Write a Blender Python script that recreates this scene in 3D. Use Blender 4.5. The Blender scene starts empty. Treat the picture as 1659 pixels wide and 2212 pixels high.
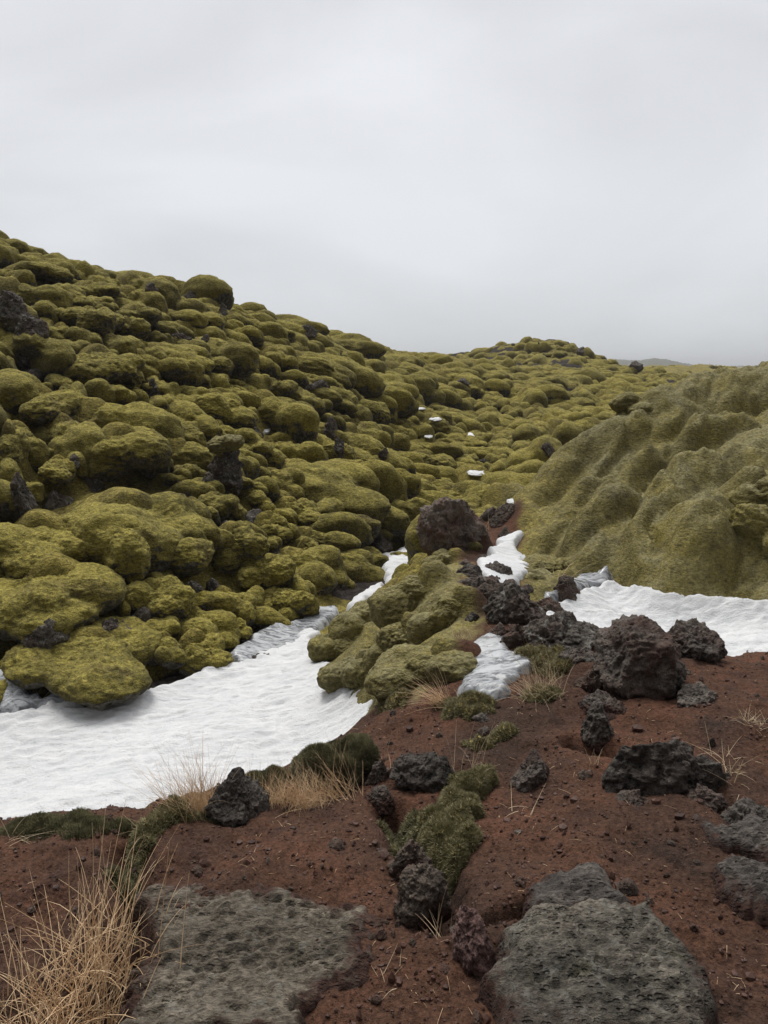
import bpy, math, random
import numpy as np
R = math.radians
S = bpy.context.scene
COL = S.collection

# ------------------------------------------------------------------ camera
EYE = np.array([0.0, 0.0, 1.65]); PITCH = R(10.7); F = 1671.0; CU, CV = 829.5, 1106.0
cam = bpy.data.cameras.new('camera'); co = bpy.data.objects.new('camera', cam); COL.objects.link(co)
cam.sensor_fit = 'VERTICAL'; cam.sensor_height = 24.0; cam.lens = 24.0 * F / 2212.0
cam.clip_start = 0.05; cam.clip_end = 20000
co.location = EYE; co.rotation_euler = (math.pi/2 - PITCH, 0, 0)
S.camera = co

# ------------------------------------------------------------------ light
SUN_EL, SUN_AZ = R(61), R(-30)          # azimuth from +Y, negative = left
S.view_settings.view_transform = 'Standard'; S.view_settings.look = 'None'
S.view_settings.exposure = 0.62; S.view_settings.gamma = 1.0
sun = bpy.data.lights.new('sun', 'SUN'); so = bpy.data.objects.new('sun', sun); COL.objects.link(so)
sun.energy = 1.5; sun.angle = R(22); sun.color = (1.0, 0.97, 0.92)
from mathutils import Vector
_d = Vector((math.sin(SUN_AZ)*math.cos(SUN_EL), math.cos(SUN_AZ)*math.cos(SUN_EL), math.sin(SUN_EL)))
so.rotation_euler = _d.to_track_quat('Z', 'Y').to_euler()

W = bpy.data.worlds.new('World'); S.world = W; W.use_nodes = True
nt = W.node_tree; N = nt.nodes; L = nt.links; N.clear()
out = N.new('ShaderNodeOutputWorld'); bg = N.new('ShaderNodeBackground'); bg.inputs['Strength'].default_value = 0.0725
L.new(bg.outputs[0], out.inputs['Surface'])
sky = N.new('ShaderNodeTexSky'); sky.sky_type = 'NISHITA'; sky.sun_disc = False
sky.sun_elevation = SUN_EL; sky.sun_rotation = SUN_AZ; sky.altitude = 100; sky.air_density = 1; sky.dust_density = 3
tc = N.new('ShaderNodeTexCoord')
sep = N.new('ShaderNodeSeparateXYZ'); L.new(tc.outputs['Generated'], sep.inputs[0])
ramp = N.new('ShaderNodeValToRGB'); L.new(sep.outputs['Z'], ramp.inputs[0])     # overcast: brighter to the zenith
cr = ramp.color_ramp
cr.elements[0].position = 0.0; cr.elements[0].color = (0.66, 0.685, 0.71, 1)
cr.elements[1].position = 1.0; cr.elements[1].color = (1.75, 1.76, 1.80, 1)
for p_, c_ in ((0.14, (0.665, 0.685, 0.715, 1)), (0.30, (0.69, 0.705, 0.74, 1)), (0.46, (0.72, 0.735, 0.78, 1)), (0.65, (1.10, 1.115, 1.15, 1))):
    e = cr.elements.new(p_); e.color = c_
mp = N.new('ShaderNodeMapping'); mp.inputs['Scale'].default_value = (1.0, 1.0, 2.6); mp.inputs['Rotation'].default_value = (0, R(-14), 0)
L.new(tc.outputs['Generated'], mp.inputs[0])
nz = N.new('ShaderNodeTexNoise'); nz.inputs['Scale'].default_value = 1.7; nz.inputs['Detail'].default_value = 6; nz.inputs['Roughness'].default_value = 0.46
nz.inputs['Distortion'].default_value = 0.5
L.new(mp.outputs[0], nz.inputs['Vector'])
mr = N.new('ShaderNodeMapRange'); mr.inputs['From Min'].default_value = 0.32; mr.inputs['From Max'].default_value = 0.68
mr.inputs['To Min'].default_value = 0.80; mr.inputs['To Max'].default_value = 1.10
L.new(nz.outputs['Fac'], mr.inputs['Value'])
mul = N.new('ShaderNodeMix'); mul.data_type = 'RGBA'; mul.blend_type = 'MULTIPLY'; mul.inputs['Factor'].default_value = 1
L.new(ramp.outputs[0], mul.inputs['A']); L.new(mr.outputs[0], mul.inputs['B'])
mb = N.new('ShaderNodeMapRange'); mb.interpolation_type = 'SMOOTHSTEP'; mb.inputs['From Min'].default_value = -0.5; mb.inputs['From Max'].default_value = 0.35   # unseen sky behind the camera dimmed to darken faces turned towards it
mb.inputs['To Min'].default_value = 0.16; mb.inputs['To Max'].default_value = 1.0
L.new(sep.outputs['Y'], mb.inputs['Value'])
mul2 = N.new('ShaderNodeMix'); mul2.data_type = 'RGBA'; mul2.blend_type = 'MULTIPLY'; mul2.inputs['Factor'].default_value = 1
L.new(mul.outputs['Result'], mul2.inputs['A']); L.new(mb.outputs[0], mul2.inputs['B'])
sc10 = N.new('ShaderNodeVectorMath'); sc10.operation = 'SCALE'; sc10.inputs['Scale'].default_value = 10.0
L.new(mul2.outputs['Result'], sc10.inputs[0])
hs = N.new('ShaderNodeHueSaturation'); hs.inputs['Saturation'].default_value = 0.25; L.new(sky.outputs[0], hs.inputs['Color'])
mx = N.new('ShaderNodeMix'); mx.data_type = 'RGBA'; mx.inputs['Factor'].default_value = 0.95
L.new(hs.outputs[0], mx.inputs['A']); L.new(sc10.outputs[0], mx.inputs['B'])
L.new(mx.outputs['Result'], bg.inputs['Color'])

# ------------------------------------------------------------------ numpy noise
_rs = np.random.RandomState(7)
GT = _rs.normal(size=(256, 3)); GT /= np.linalg.norm(GT, axis=1)[:, None]
PT = np.tile(_rs.permutation(256), 4)
def perlin(p, seed=0):
    p = np.asarray(p, float) + seed * 17.13
    i = np.floor(p).astype(np.int64); f = p - i; i &= 255
    u = f*f*f*(f*(f*6-15)+10)
    r = 0
    for dx in (0, 1):
        for dy in (0, 1):
            for dz in (0, 1):
                h = PT[PT[PT[i[:, 0]+dx] + i[:, 1]+dy] + i[:, 2]+dz]
                g = GT[h]
                w = (u[:, 0] if dx else 1-u[:, 0])*(u[:, 1] if dy else 1-u[:, 1])*(u[:, 2] if dz else 1-u[:, 2])
                r = r + w*(g[:, 0]*(f[:, 0]-dx)+g[:, 1]*(f[:, 1]-dy)+g[:, 2]*(f[:, 2]-dz))
    return r*1.5
def fbm(p, oct=4, seed=0, gain=0.5, lac=2.03):
    r = 0; a = 1.0; q = np.asarray(p, float)
    for o in range(oct):
        r = r + a*perlin(q, seed+o*3.7); a *= gain; q = q*lac
    return r
def ridged(p, oct=3, seed=0, gain=0.5):
    r = 0; a = 1.0; q = np.asarray(p, float)
    for o in range(oct):
        r = r + a*(1-2*np.abs(perlin(q, seed+o*3.7))); a *= gain; q = q*2.1
    return r
def worley(p, seed=0):
    """F1 and F2 of 3-D jittered cells, plus a random number per nearest cell"""
    p = np.asarray(p, float) + seed*11.7
    i = np.floor(p).astype(np.int64); f = p - i
    F1 = np.full(len(p), 9.0); F2 = np.full(len(p), 9.0); ID = np.zeros(len(p))
    for dx in (-1, 0, 1):
        for dy in (-1, 0, 1):
            for dz in (-1, 0, 1):
                h = PT[PT[PT[(i[:, 0]+dx) & 255] + ((i[:, 1]+dy) & 255)] + ((i[:, 2]+dz) & 255)]
                j = GT[h]*0.45+0.5
                d = np.sqrt((dx+j[:, 0]-f[:, 0])**2+(dy+j[:, 1]-f[:, 1])**2+(dz+j[:, 2]-f[:, 2])**2)
                n1 = d < F1
                F2 = np.where(n1, F1, np.minimum(F2, d)); ID = np.where(n1, h/255.0, ID); F1 = np.where(n1, d, F1)
    return F1, F2, ID
def worley2(x, y, seed=0):
    x = np.asarray(x, float)+seed*11.7; y = np.asarray(y, float)+seed*5.3
    ix = np.floor(x).astype(np.int64); iy = np.floor(y).astype(np.int64); fx = x-ix; fy = y-iy
    F1 = np.full(len(x), 9.0); F2 = np.full(len(x), 9.0); ID = np.zeros(len(x))
    for dx in (-1, 0, 1):
        for dy in (-1, 0, 1):
            h = PT[PT[(ix+dx) & 255] + ((iy+dy) & 255)]
            j = GT[h]*0.45+0.5
            d = np.sqrt((dx+j[:, 0]-fx)**2+(dy+j[:, 1]-fy)**2)
            n1 = d < F1
            F2 = np.where(n1, F1, np.minimum(F2, d)); ID = np.where(n1, h/255.0, ID); F1 = np.where(n1, d, F1)
    return F1, F2, ID
def sstep(a, b, x):
    t = np.clip((x-a)/(b-a), 0, 1); return t*t*(3-2*t)

# ------------------------------------------------------------------ photo rays -> world
def ray(u, v):
    a = (u-CU)/F; b = (v-CV)/F
    return np.array([a, math.cos(PITCH)-b*math.sin(PITCH), -math.sin(PITCH)-b*math.cos(PITCH)])
def atY(u, v, Y): d = ray(u, v); return EYE + d*(Y/d[1])
def atZ(u, v, z): d = ray(u, v); return EYE + d*((z-EYE[2])/d[2])

# ------------------------------------------------------------------ terrain heights from surveyed points
pts = []
def cz(u, v, z): pts.append(atZ(u, v, z))
def cy(u, v, Y): pts.append(atY(u, v, Y))
def cw(x, y, z): pts.append(np.array([x, y, z], float))
# foreground ridge of red soil
for u, v, z in ((830, 2205, 0), (100, 2205, -.06), (1600, 2205, .05), (130, 1870, -.02), (420, 1870, 0), (700, 1860, 0), (430, 1800, -.03), (60, 1825, -.02), (250, 1822, -.01), (-200, 1850, -.04), (350, 1800, 0),
                (1000, 1830, -.03), (1300, 1850, .06), (1600, 1850, .08), (1000, 1620, -.04), (1200, 1620, .03), (1400, 1560, .10),
                (1600, 1500, .14), (1500, 1440, .12), (1650, 1455, .10), (1000, 1540, -.02), (880, 1560, -.10),
                (1060, 1450, -.02), (1180, 1430, .05), (1280, 1430, .08), (1000, 1370, .06), (1120, 1340, .08), (1000, 1270, .13), (1060, 1290, .10),
                (1090, 1230, .0), (1100, 1150, -.02), (1060, 1110, .0), (960, 1185, -.2), (1000, 1180, -.02), (930, 1245, -.08), (905, 1262, -.32)):
    cz(u, v, z)
# mossy flank from the ridge down to the gully
for u, v, z in ((860, 1330, -.22), (800, 1400, -.55), (710, 1390, -.85), (900, 1420, -.12), (840, 1500, -.5), (800, 1540, -.62), (860, 1260, -.5)):
    cz(u, v, z)
# gully floor
for u, v, z in ((0, 1780, -.9), (0, 1550, -.9), (200, 1700, -.9), (200, 1530, -.9), (400, 1480, -.9), (420, 1600, -.88), (600, 1600, -.85), (620, 1660, -.85), (600, 1480, -.88), (690, 1340, -.9),
                (560, 1400, -.9), (780, 1300, -.88), (870, 1215, -.85), (900, 1195, -.85), (-500, 1700, -.95), (-400, 1550, -.9)):
    cz(u, v, z)
cy(1120, 1085, 14.5)
# left hill
for u, v, Y in ((100, 1440, 5.7), (100, 1100, 7.8), (100, 820, 10.5), (50, 588, 14), (0, 560, 15), (400, 1380, 6.4), (400, 1100, 8.3), (400, 820, 12), (400, 674, 16), (330, 642, 17), (600, 722, 21),
                (600, 1000, 11), (600, 1200, 8.3), (750, 1000, 13), (750, 1180, 9.6), (750, 850, 17), (700, 757, 25), (800, 778, 28), (900, 1050, 13.5), (850, 1130, 10.5), (850, 950, 17), (950, 900, 23),
                (950, 785, 38), (1100, 1000, 17.5), (1100, 900, 24), (1100, 805, 38), (1200, 746, 48), (1120, 750, 48), (1160, 744, 50), (1250, 752, 48), (1000, 800, 46), (1050, 780, 47), (1300, 800, 49), (1270, 782, 48), (1330, 815, 50), (1300, 950, 19), (1300, 850, 32), (1400, 842, 55),
                (1500, 830, 70), (1600, 832, 75), (1350, 804, 78), (1430, 798, 84), (1520, 797, 86), (1620, 799, 86), (-400, 1400, 5.8), (-400, 1000, 8), (-400, 560, 12), (-400, 400, 14), (1010, 1100, 12.5)):
    cy(u, v, Y)
# beyond the crests
for x, y, z in ((-9, 19, 3.7), (-12, 30, 3.0), (-4, 24, 2.5), (-20, 18, 4.0), (-20, 45, 2), (-2, 40, 1.4), (-8, 60, 1.0), (5, 62, 1.0), (14, 62, .6), (20, 100, 0), (0, 110, 0.2), (-40, 100, 0), (60, 100, 0),
                (30, 50, 0.6), (25, 30, .4), (-25, 8, 2.5), (-18, 3, 1.0)):
    cw(x, y, z)
# right hill
for u, v, Y in ((1150, 1215, 6.9), (1250, 1245, 6.3), (1400, 1272, 5.9), (1640, 1295, 5.7), (1900, 1320, 5.6), (1150, 1085, 7.9), (1200, 978, 8.7), (1260, 950, 9.0), (1350, 900, 9.5), (1440, 858, 10.1), (1500, 836, 10.5), (1580, 812, 10.8), (1659, 800, 11),
                (1900, 760, 11), (1250, 1120, 6.9), (1400, 1160, 6.2), (1400, 1050, 6.95), (1550, 1160, 6.0), (1600, 1030, 7.1), (1500, 930, 8.2), (1650, 900, 8.8), (1300, 1000, 8.1), (1900, 1000, 7.4)):
    cy(u, v, Y)
for x, y, z in ((2.2, 11.5, -.3), (3.8, 13, .1), (5.8, 13.5, .7), (8, 14, .9), (5, 17, -.2), (9, 19, .2), (14, 12, 1.2), (14, 7, .6), (2.4, 9.8, -.3), (1.6, 9.6, -.45)):
    cw(x, y, z)
# right snow hollow
for u, v, z in ((1200, 1345, -.22), (1350, 1300, -.22), (1500, 1330, -.24), (1640, 1400, -.22), (1250, 1280, -.12), (1800, 1420, -.2)):
    cz(u, v, z)
# around and behind the viewer
for deg in (-150, -110, -80, 80, 110, 150, 180):
    for r_ in (1.2, 4.0):
        cw(r_*math.sin(R(deg)), r_*math.cos(R(deg)), -.05)
    cw(30*math.sin(R(deg)), 30*math.cos(R(deg)), .2); cw(150*math.sin(R(deg)), 150*math.cos(R(deg)), .2)
for deg in (-55, -30, -10, 10, 30, 55):
    cw(1.0*math.sin(R(deg)), 1.0*math.cos(R(deg)), -.02); cw(300*math.sin(R(deg)), 300*math.cos(R(deg)), 0)
cw(2.6, 2.6, .08); cw(-2.6, 1.4, -.2); cw(-4.5, 2.6, -.9); cw(4, 4.2, 0)
PC = np.array(pts)
def lp(x, y):
    r = np.maximum(np.hypot(x, y), 0.9)
    return np.stack([np.arctan2(x, y)*2.0, np.log(r)*2.0], -1)
_base = lp(PC[:, 0], PC[:, 1]); _ctr = [_base]; _val = [PC[:, 2]]
for sgn in (1, -1):                                       # wrap round behind the viewer
    m = (np.abs(_base[:, 0]) > 2.0) & (np.sign(_base[:, 0]) == -sgn)
    c = _base[m].copy(); c[:, 0] += sgn*4*math.pi; _ctr.append(c); _val.append(PC[m, 2])
CT = np.concatenate(_ctr); VAL = np.concatenate(_val)
def tps(d2): return 0.5*d2*np.log(np.maximum(d2, 1e-12))
n_ = len(CT)
D2 = ((CT[:, None]-CT[None])**2).sum(-1)
A = np.zeros((n_+3, n_+3)); A[:n_, :n_] = tps(D2)+np.eye(n_)*0.0015
Pm = np.concatenate([np.ones((n_, 1)), CT], 1); A[:n_, n_:] = Pm; A[n_:, :n_] = Pm.T
WT = np.linalg.solve(A, np.concatenate([VAL, np.zeros(3)]))
def Gs(x, y):
    x = np.atleast_1d(np.asarray(x, float)); y = np.atleast_1d(np.asarray(y, float)); sh = x.shape
    q = lp(x.ravel(), y.ravel()); o = np.empty(len(q))
    for s in range(0, len(q), 40000):
        b = q[s:s+40000]
        d2 = ((b[:, None, 0]-CT[None, :, 0])**2+(b[:, None, 1]-CT[None, :, 1])**2)
        o[s:s+40000] = tps(d2) @ WT[:n_] + WT[n_] + b @ WT[n_+1:]
    rr = np.hypot(x.ravel(), y.ravel())
    o = o*(1-sstep(120, 300, rr))
    return o.reshape(sh)
_tt = np.geomspace(1.0, 150, 2600)
def hit(u, v, h=Gs):
    d = ray(u, v); d = d/d[1]
    P = EYE[None]+d[None]*_tt[:, None]
    below = P[:, 2] < h(P[:, 0], P[:, 1])
    k = int(np.argmax(below))
    if not below.any(): k = len(_tt)-1
    return P[k]
def g1(x, y): return float(Gs(x, y)[0])
def grad(x, y, e=0.35):
    return np.array([(g1(x+e, y)-g1(x-e, y))/(2*e), (g1(x, y+e)-g1(x, y-e))/(2*e)])

def in_poly(x, y, poly):
    """signed distance to a polygon, positive inside"""
    poly = np.asarray(poly, float)[:, :2]; n = len(poly); d = np.full(x.shape, 1e9); ins = np.zeros(x.shape, bool)
    for i in range(n):
        a = poly[i]; b = poly[(i+1) % n]; e = b-a
        t = np.clip(((x-a[0])*e[0]+(y-a[1])*e[1])/max(e@e, 1e-12), 0, 1)
        d = np.minimum(d, np.hypot(x-a[0]-t*e[0], y-a[1]-t*e[1]))
        c = (a[1] > y) != (b[1] > y)
        if abs(e[1]) > 1e-12: ins ^= c & (x < e[0]*(y-a[1])/e[1]+a[0])
    return np.where(ins, d, -d)
def px(poly, z=None):
    return [(hit(u, v) if z is None else atZ(u, v, z)) for u, v in poly]

CRACKS = [(px(c), w, dpt) for c, w, dpt in (
    ([(272, 1835), (288, 1870), (300, 1950), (292, 2050), (262, 2150), (225, 2230)], 0.06, 0.10),
    ([(845, 1750), (870, 1800), (900, 1850), (955, 1880), (975, 1960), (960, 2000)], 0.05, 0.17),
    ([(1235, 1605), (1270, 1618), (1320, 1630)], 0.04, 0.10),
    ([(1270, 1480), (1310, 1495), (1350, 1475)], 0.04, 0.12),
    ([(1045, 2010), (1120, 1985), (1160, 1965)], 0.025, 0.06),
    ([(1490, 1700), (1540, 1740), (1600, 1780), (1665, 1830)], 0.04, 0.09))]
def crack_depth(x, y):
    o = np.zeros_like(x)
    near = np.hypot(x, y) < 6
    xs, ys = x[near], y[near]; t_ = np.zeros_like(xs)
    for pl, w, dpt in CRACKS:
        d = np.full(xs.shape, 9.0)
        for a, b in zip(pl[:-1], pl[1:]):
            e = (b-a)[:2]; t = np.clip(((xs-a[0])*e[0]+(ys-a[1])*e[1])/(e@e), 0, 1)
            d = np.minimum(d, np.hypot(xs-a[0]-t*e[0], ys-a[1]-t*e[1]))
        t_ = np.maximum(t_, dpt*np.exp(-(d/w)**2))
    o[near] = t_; return o
# where the soil shows (everything else is moss)
SOIL = px([(0, 1765), (160, 1740), (300, 1755), (450, 1710), (600, 1660), (740, 1575), (810, 1530), (900, 1525), (985, 1455), (985, 1385), (1050, 1345), (1000, 1300), (1010, 1245), (985, 1215), (1010, 1180), (1040, 1140),
           (1100, 1095), (1135, 1095), (1135, 1150), (1115, 1200), (1150, 1300), (1300, 1310), (1640, 1360)])
SOIL = [p[:2] for p in SOIL] + [np.array(q) for q in ((6, 5.6), (8, 3), (8, -8), (-8, -8), (-6, 0.5), (-2.6, 2.0))]
FOLDS = [px(c) for c in ([(1321, 1262), (1331, 1146), (1356, 1075), (1412, 994), (1470, 965), (1540, 930)], [(1185, 1215), (1205, 1146), (1250, 1075), (1326, 1004), (1377, 940), (1470, 900)],
         [(1560, 1010), (1600, 1075), (1612, 1180), (1600, 1240)], [(1410, 1130), (1425, 1075), (1480, 1050), (1560, 1010)], [(1150, 1120), (1180, 1060), (1240, 1000), (1300, 950)], [(1520, 880), (1580, 860), (1660, 850)])]
def crease(x, y):
    """swells of the right hill between its folds"""
    o = np.zeros_like(x); m = (x > .5) & (x < 9) & (y > 4) & (y < 13); xs, ys = x[m], y[m]; d = np.full(xs.shape, 9.0)
    q = np.stack([xs, ys, 0*xs], -1); xs = xs+.16*perlin(q*1.9, 51); ys = ys+.16*perlin(q*1.9, 52)
    for pl in FOLDS:
        for a, b in zip(pl[:-1], pl[1:]):
            e = (b-a)[:2]; t = np.clip(((xs-a[0])*e[0]+(ys-a[1])*e[1])/(e@e), 0, 1)
            d = np.minimum(d, np.hypot(xs-a[0]-t*e[0], ys-a[1]-t*e[1]))
    o[m] = .36*(1-np.exp(-(d/.20)**1.15))-.24; return o
def detail(x, y):
    """metres of relief on top of Gs, and the soil share"""
    r = np.hypot(x, y); q3 = np.stack([x, y, np.zeros_like(x)], -1)
    sd = in_poly(x, y, SOIL) + 0.10*fbm(q3*2.5, 4, 5)
    soil = sstep(-0.05, 0.06, sd)
    near = 1-sstep(30, 80, r)
    wx = 0.35*perlin(q3*0.9, 2); wy = 0.35*perlin(q3*0.9, 4)
    # moss pillows
    f1, f2, idd = worley2((x+wx)/0.95, (y+wy)/0.95, 3)
    a1 = np.sqrt(np.clip(1-(f1/0.75)**2, 0, 1))
    g1_, g2_, id2 = worley2((x+wx)/0.42, (y+wy)/0.42, 8)
    a2 = np.sqrt(np.clip(1-(g1_/0.78)**2, 0, 1))
    hillm = (1-sstep(0.8, 1.5, x-0.15*(y-6))*(1-sstep(12, 15, y)))      # the right hill is smooth folds, not pillows
    bankm = sstep(-1.3, -.8, x)*(1-sstep(8, 9.5, y))
    pil = (0.20*a1*(0.5+idd)+0.10*a2-0.16)-(0.54+0.06*sstep(14, 25, r))*(1-bankm)*(1-sstep(45, 65, r))
    far = sstep(14, 30, r)
    c1, c2, c3 = worley2((x+2*wx)/1.7, (y+2*wy)/1.7, 12)
    pil = pil*(1-0.4*far)+far*0.42*np.sqrt(np.clip(1-(c1/0.8)**2, 0, 1))*(0.4+c3)
    s = np.stack([x*0.75-y*0.5, (y*0.75+x*0.5)*2.3, np.zeros_like(x)], -1)
    ux, uy = (x*0.80+y*0.60), (x*0.60-y*0.80)                  # folds run up and to the right
    s2 = np.stack([ux*0.8, uy*2.4, 0*x], -1)
    b1, b2, bi = worley2((ux+1.2*wx)/0.95, (uy+1.2*wy)/0.62, 15)
    e1, e2, ei = worley2((ux+wx)/0.70, (uy+wy)/0.30, 17)
    fold = (crease(x, y)+0.15*np.sqrt(sstep(-.05, .60, b2-b1))*(0.4+bi)+0.035*np.sqrt(sstep(-.05, .5, e2-e1))*(.5+ei)+0.05*fbm(s*0.9, 3, 21)
            +0.030*ridged(s2*1.5+fbm(q3*1.5, 2, 3)[:, None]*0.6, 3, 22)+0.018*ridged(s2*5+fbm(q3*3, 2, 3)[:, None]*0.6, 2, 23)-0.20)
    micro = (0.014*fbm(q3*16, 2, 33)+0.008*fbm(q3*45, 2, 34))*near*(r < 16)
    qw = np.stack([x, y, 0*x], -1)
    wrk = 0.030*ridged(qw*np.array([2.4, 4.2, 1])+0.7*fbm(qw*2.5, 2, 9)[:, None], 3, 60)*(r < 40)
    moss = (hillm*(pil+wrk) + (1-hillm)*fold + micro + 0.03*fbm(q3*3, 2, 14))*(0.35+0.65*sstep(0, 0.5, -sd))
    so_ = 0.016*ridged(q3*2.6, 3, 47)+0.030*fbm(q3*1.6, 3, 41)+0.020*fbm(q3*5, 3, 43)+0.0065*fbm(q3*32, 2, 44)*(r < 9)+0.004*np.clip(perlin(q3*75, 46), 0, 1)*(r < 5)
    zs = Gs(x, y); qz = np.stack([x, y, zs], -1)
    pil = pil
    gul = sstep(-0.62, -0.80, zs)*(y < 11)*(r < 14)       # keep the gully floor low and smooth
    moss = moss*(1-0.8*gul)
    return np.where(r < 1, 0, soil*so_+(1-soil)*moss)-crack_depth(x, y), soil
def Gf(x, y):
    x = np.atleast_1d(np.asarray(x, float)); y = np.atleast_1d(np.asarray(y, float))
    return Gs(x, y)+detail(x, y)[0]

# ------------------------------------------------------------------ mesh helpers
def mesh_obj(name, V, Fc, mat=None, smooth=True, parent=None):
    me = bpy.data.meshes.new(name)
    V = np.asarray(V, np.float32); Fc = np.asarray(Fc, np.int32); k = Fc.shape[1]
    me.vertices.add(len(V)); me.vertices.foreach_set('co', V.ravel())
    me.loops.add(Fc.size); me.loops.foreach_set('vertex_index', Fc.ravel())
    me.polygons.add(len(Fc)); me.polygons.foreach_set('loop_start', np.arange(0, Fc.size, k, dtype=np.int32))
    me.polygons.foreach_set('loop_total', np.full(len(Fc), k, np.int32))
    me.polygons.foreach_set('use_smooth', np.full(len(Fc), smooth))
    me.update(calc_edges=True); me.validate()
    if mat: me.materials.append(mat)
    o = bpy.data.objects.new(name, me); COL.objects.link(o)
    if parent: o.parent = parent
    return o
def tag(o, label=None, cat=None, group=None, kind=None):
    if label: o['label'] = label
    if cat: o['category'] = cat
    if group: o['group'] = group
    if kind or cat: o['kind'] = kind or 'thing'
    return o
def empty(name, loc):
    o = bpy.data.objects.new(name, None); o.location = [float(c) for c in loc]; o.empty_display_size = 0.1; COL.objects.link(o); return o
_ico = {}
def ico(n):
    if n in _ico: return _ico[n]
    import bmesh
    bm = bmesh.new(); bmesh.ops.create_icosphere(bm, subdivisions=n, radius=1.0)
    V = np.array([v.co[:] for v in bm.verts]); Fc = np.array([[v.index for v in f.verts] for f in bm.faces]); bm.free()
    V /= np.linalg.norm(V, axis=1)[:, None]
    _ico[n] = (V, Fc); return V, Fc

# ------------------------------------------------------------------ materials
class NB:
    def __init__(s, name):
        s.m = bpy.data.materials.new(name); s.m.use_nodes = True; s.t = s.m.node_tree; s.t.nodes.clear()
        s.o = s.n('ShaderNodeOutputMaterial'); s.b = s.n('ShaderNodeBsdfPrincipled'); s.l(s.b.outputs[0], s.o.inputs['Surface'])
        s.pos = s.n('ShaderNodeNewGeometry').outputs['Position']
    def n(s, t, **k):
        x = s.t.nodes.new(t)
        for a, v in k.items(): setattr(x, a, v)
        return x
    def l(s, a, b): s.t.links.new(a, b)
    def scale(s, sc):
        m = s.n('ShaderNodeMapping'); m.inputs['Scale'].default_value = sc; s.l(s.pos, m.inputs[0]); return m.outputs[0]
    def noise(s, sc, det=4, rough=0.55, dist=0, vec=None, off=0):
        x = s.n('ShaderNodeTexNoise'); x.inputs['Scale'].default_value = sc; x.inputs['Detail'].default_value = det
        x.inputs['Roughness'].default_value = rough; x.inputs['Distortion'].default_value = dist
        v = vec if vec is not None else s.pos
        if off:
            a = s.n('ShaderNodeVectorMath', operation='ADD'); a.inputs[1].default_value = (off, off*1.7, off*.3); s.l(v, a.inputs[0]); v = a.outputs[0]
        s.l(v, x.inputs['Vector']); return x.outputs['Fac']
    def voro(s, sc, feat='F1', vec=None, rnd=1):
        x = s.n('ShaderNodeTexVoronoi', feature=feat); x.inputs['Scale'].default_value = sc; x.inputs['Randomness'].default_value = rnd
        s.l(vec if vec is not None else s.pos, x.inputs['Vector']); return x.outputs['Distance']
    def mr(s, v, a, b, c=0, d=1):
        x = s.n('ShaderNodeMapRange'); x.inputs['From Min'].default_value = a; x.inputs['From Max'].default_value = b
        x.inputs['To Min'].default_value = c; x.inputs['To Max'].default_value = d; s.l(v, x.inputs['Value']); return x.outputs[0]
    def mix(s, f, A, B, blend='MIX'):
        x = s.n('ShaderNodeMix', data_type='RGBA', blend_type=blend)
        for sock, v in (('Factor', f), ('A', A), ('B', B)):
            if isinstance(v, (int, float)): x.inputs[sock].default_value = v if sock == 'Factor' else (v, v, v, 1)
            elif isinstance(v, tuple): x.inputs[sock].default_value = (*v, 1)
            else: s.l(v, x.inputs[sock])
        return x.outputs['Result']
    def math(s, op, a, b=0.0):
        x = s.n('ShaderNodeMath', operation=op)
        for i, v in enumerate((a, b)):
            if isinstance(v, (int, float)): x.inputs[i].default_value = v
            else: s.l(v, x.inputs[i])
        return x.outputs[0]
    def bump(s, h, strength, dist, nrm=None):
        x = s.n('ShaderNodeBump'); x.inputs['Strength'].default_value = strength; x.inputs['Distance'].default_value = dist
        s.l(h, x.inputs['Height'])
        if nrm: s.l(nrm, x.inputs['Normal'])
        return x.outputs[0]
    def attr(s, name):
        x = s.n('ShaderNodeAttribute', attribute_name=name); return x.outputs['Fac']
    def done(s, col, rough=0.9, nrm=None, spec=0.3):
        if isinstance(col, tuple): s.b.inputs['Base Color'].default_value = (*col, 1)
        else: s.l(col, s.b.inputs['Base Color'])
        if isinstance(rough, (int, float)): s.b.inputs['Roughness'].default_value = rough
        else: s.l(rough, s.b.inputs['Roughness'])
        s.b.inputs['Specular IOR Level'].default_value = spec
        if nrm: s.l(nrm, s.b.inputs['Normal'])
        return s.m
def upness(n):
    g = n.n('ShaderNodeNewGeometry'); sp = n.n('ShaderNodeSeparateXYZ'); n.l(g.outputs['Normal'], sp.inputs[0]); return sp.outputs['Z']

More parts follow.
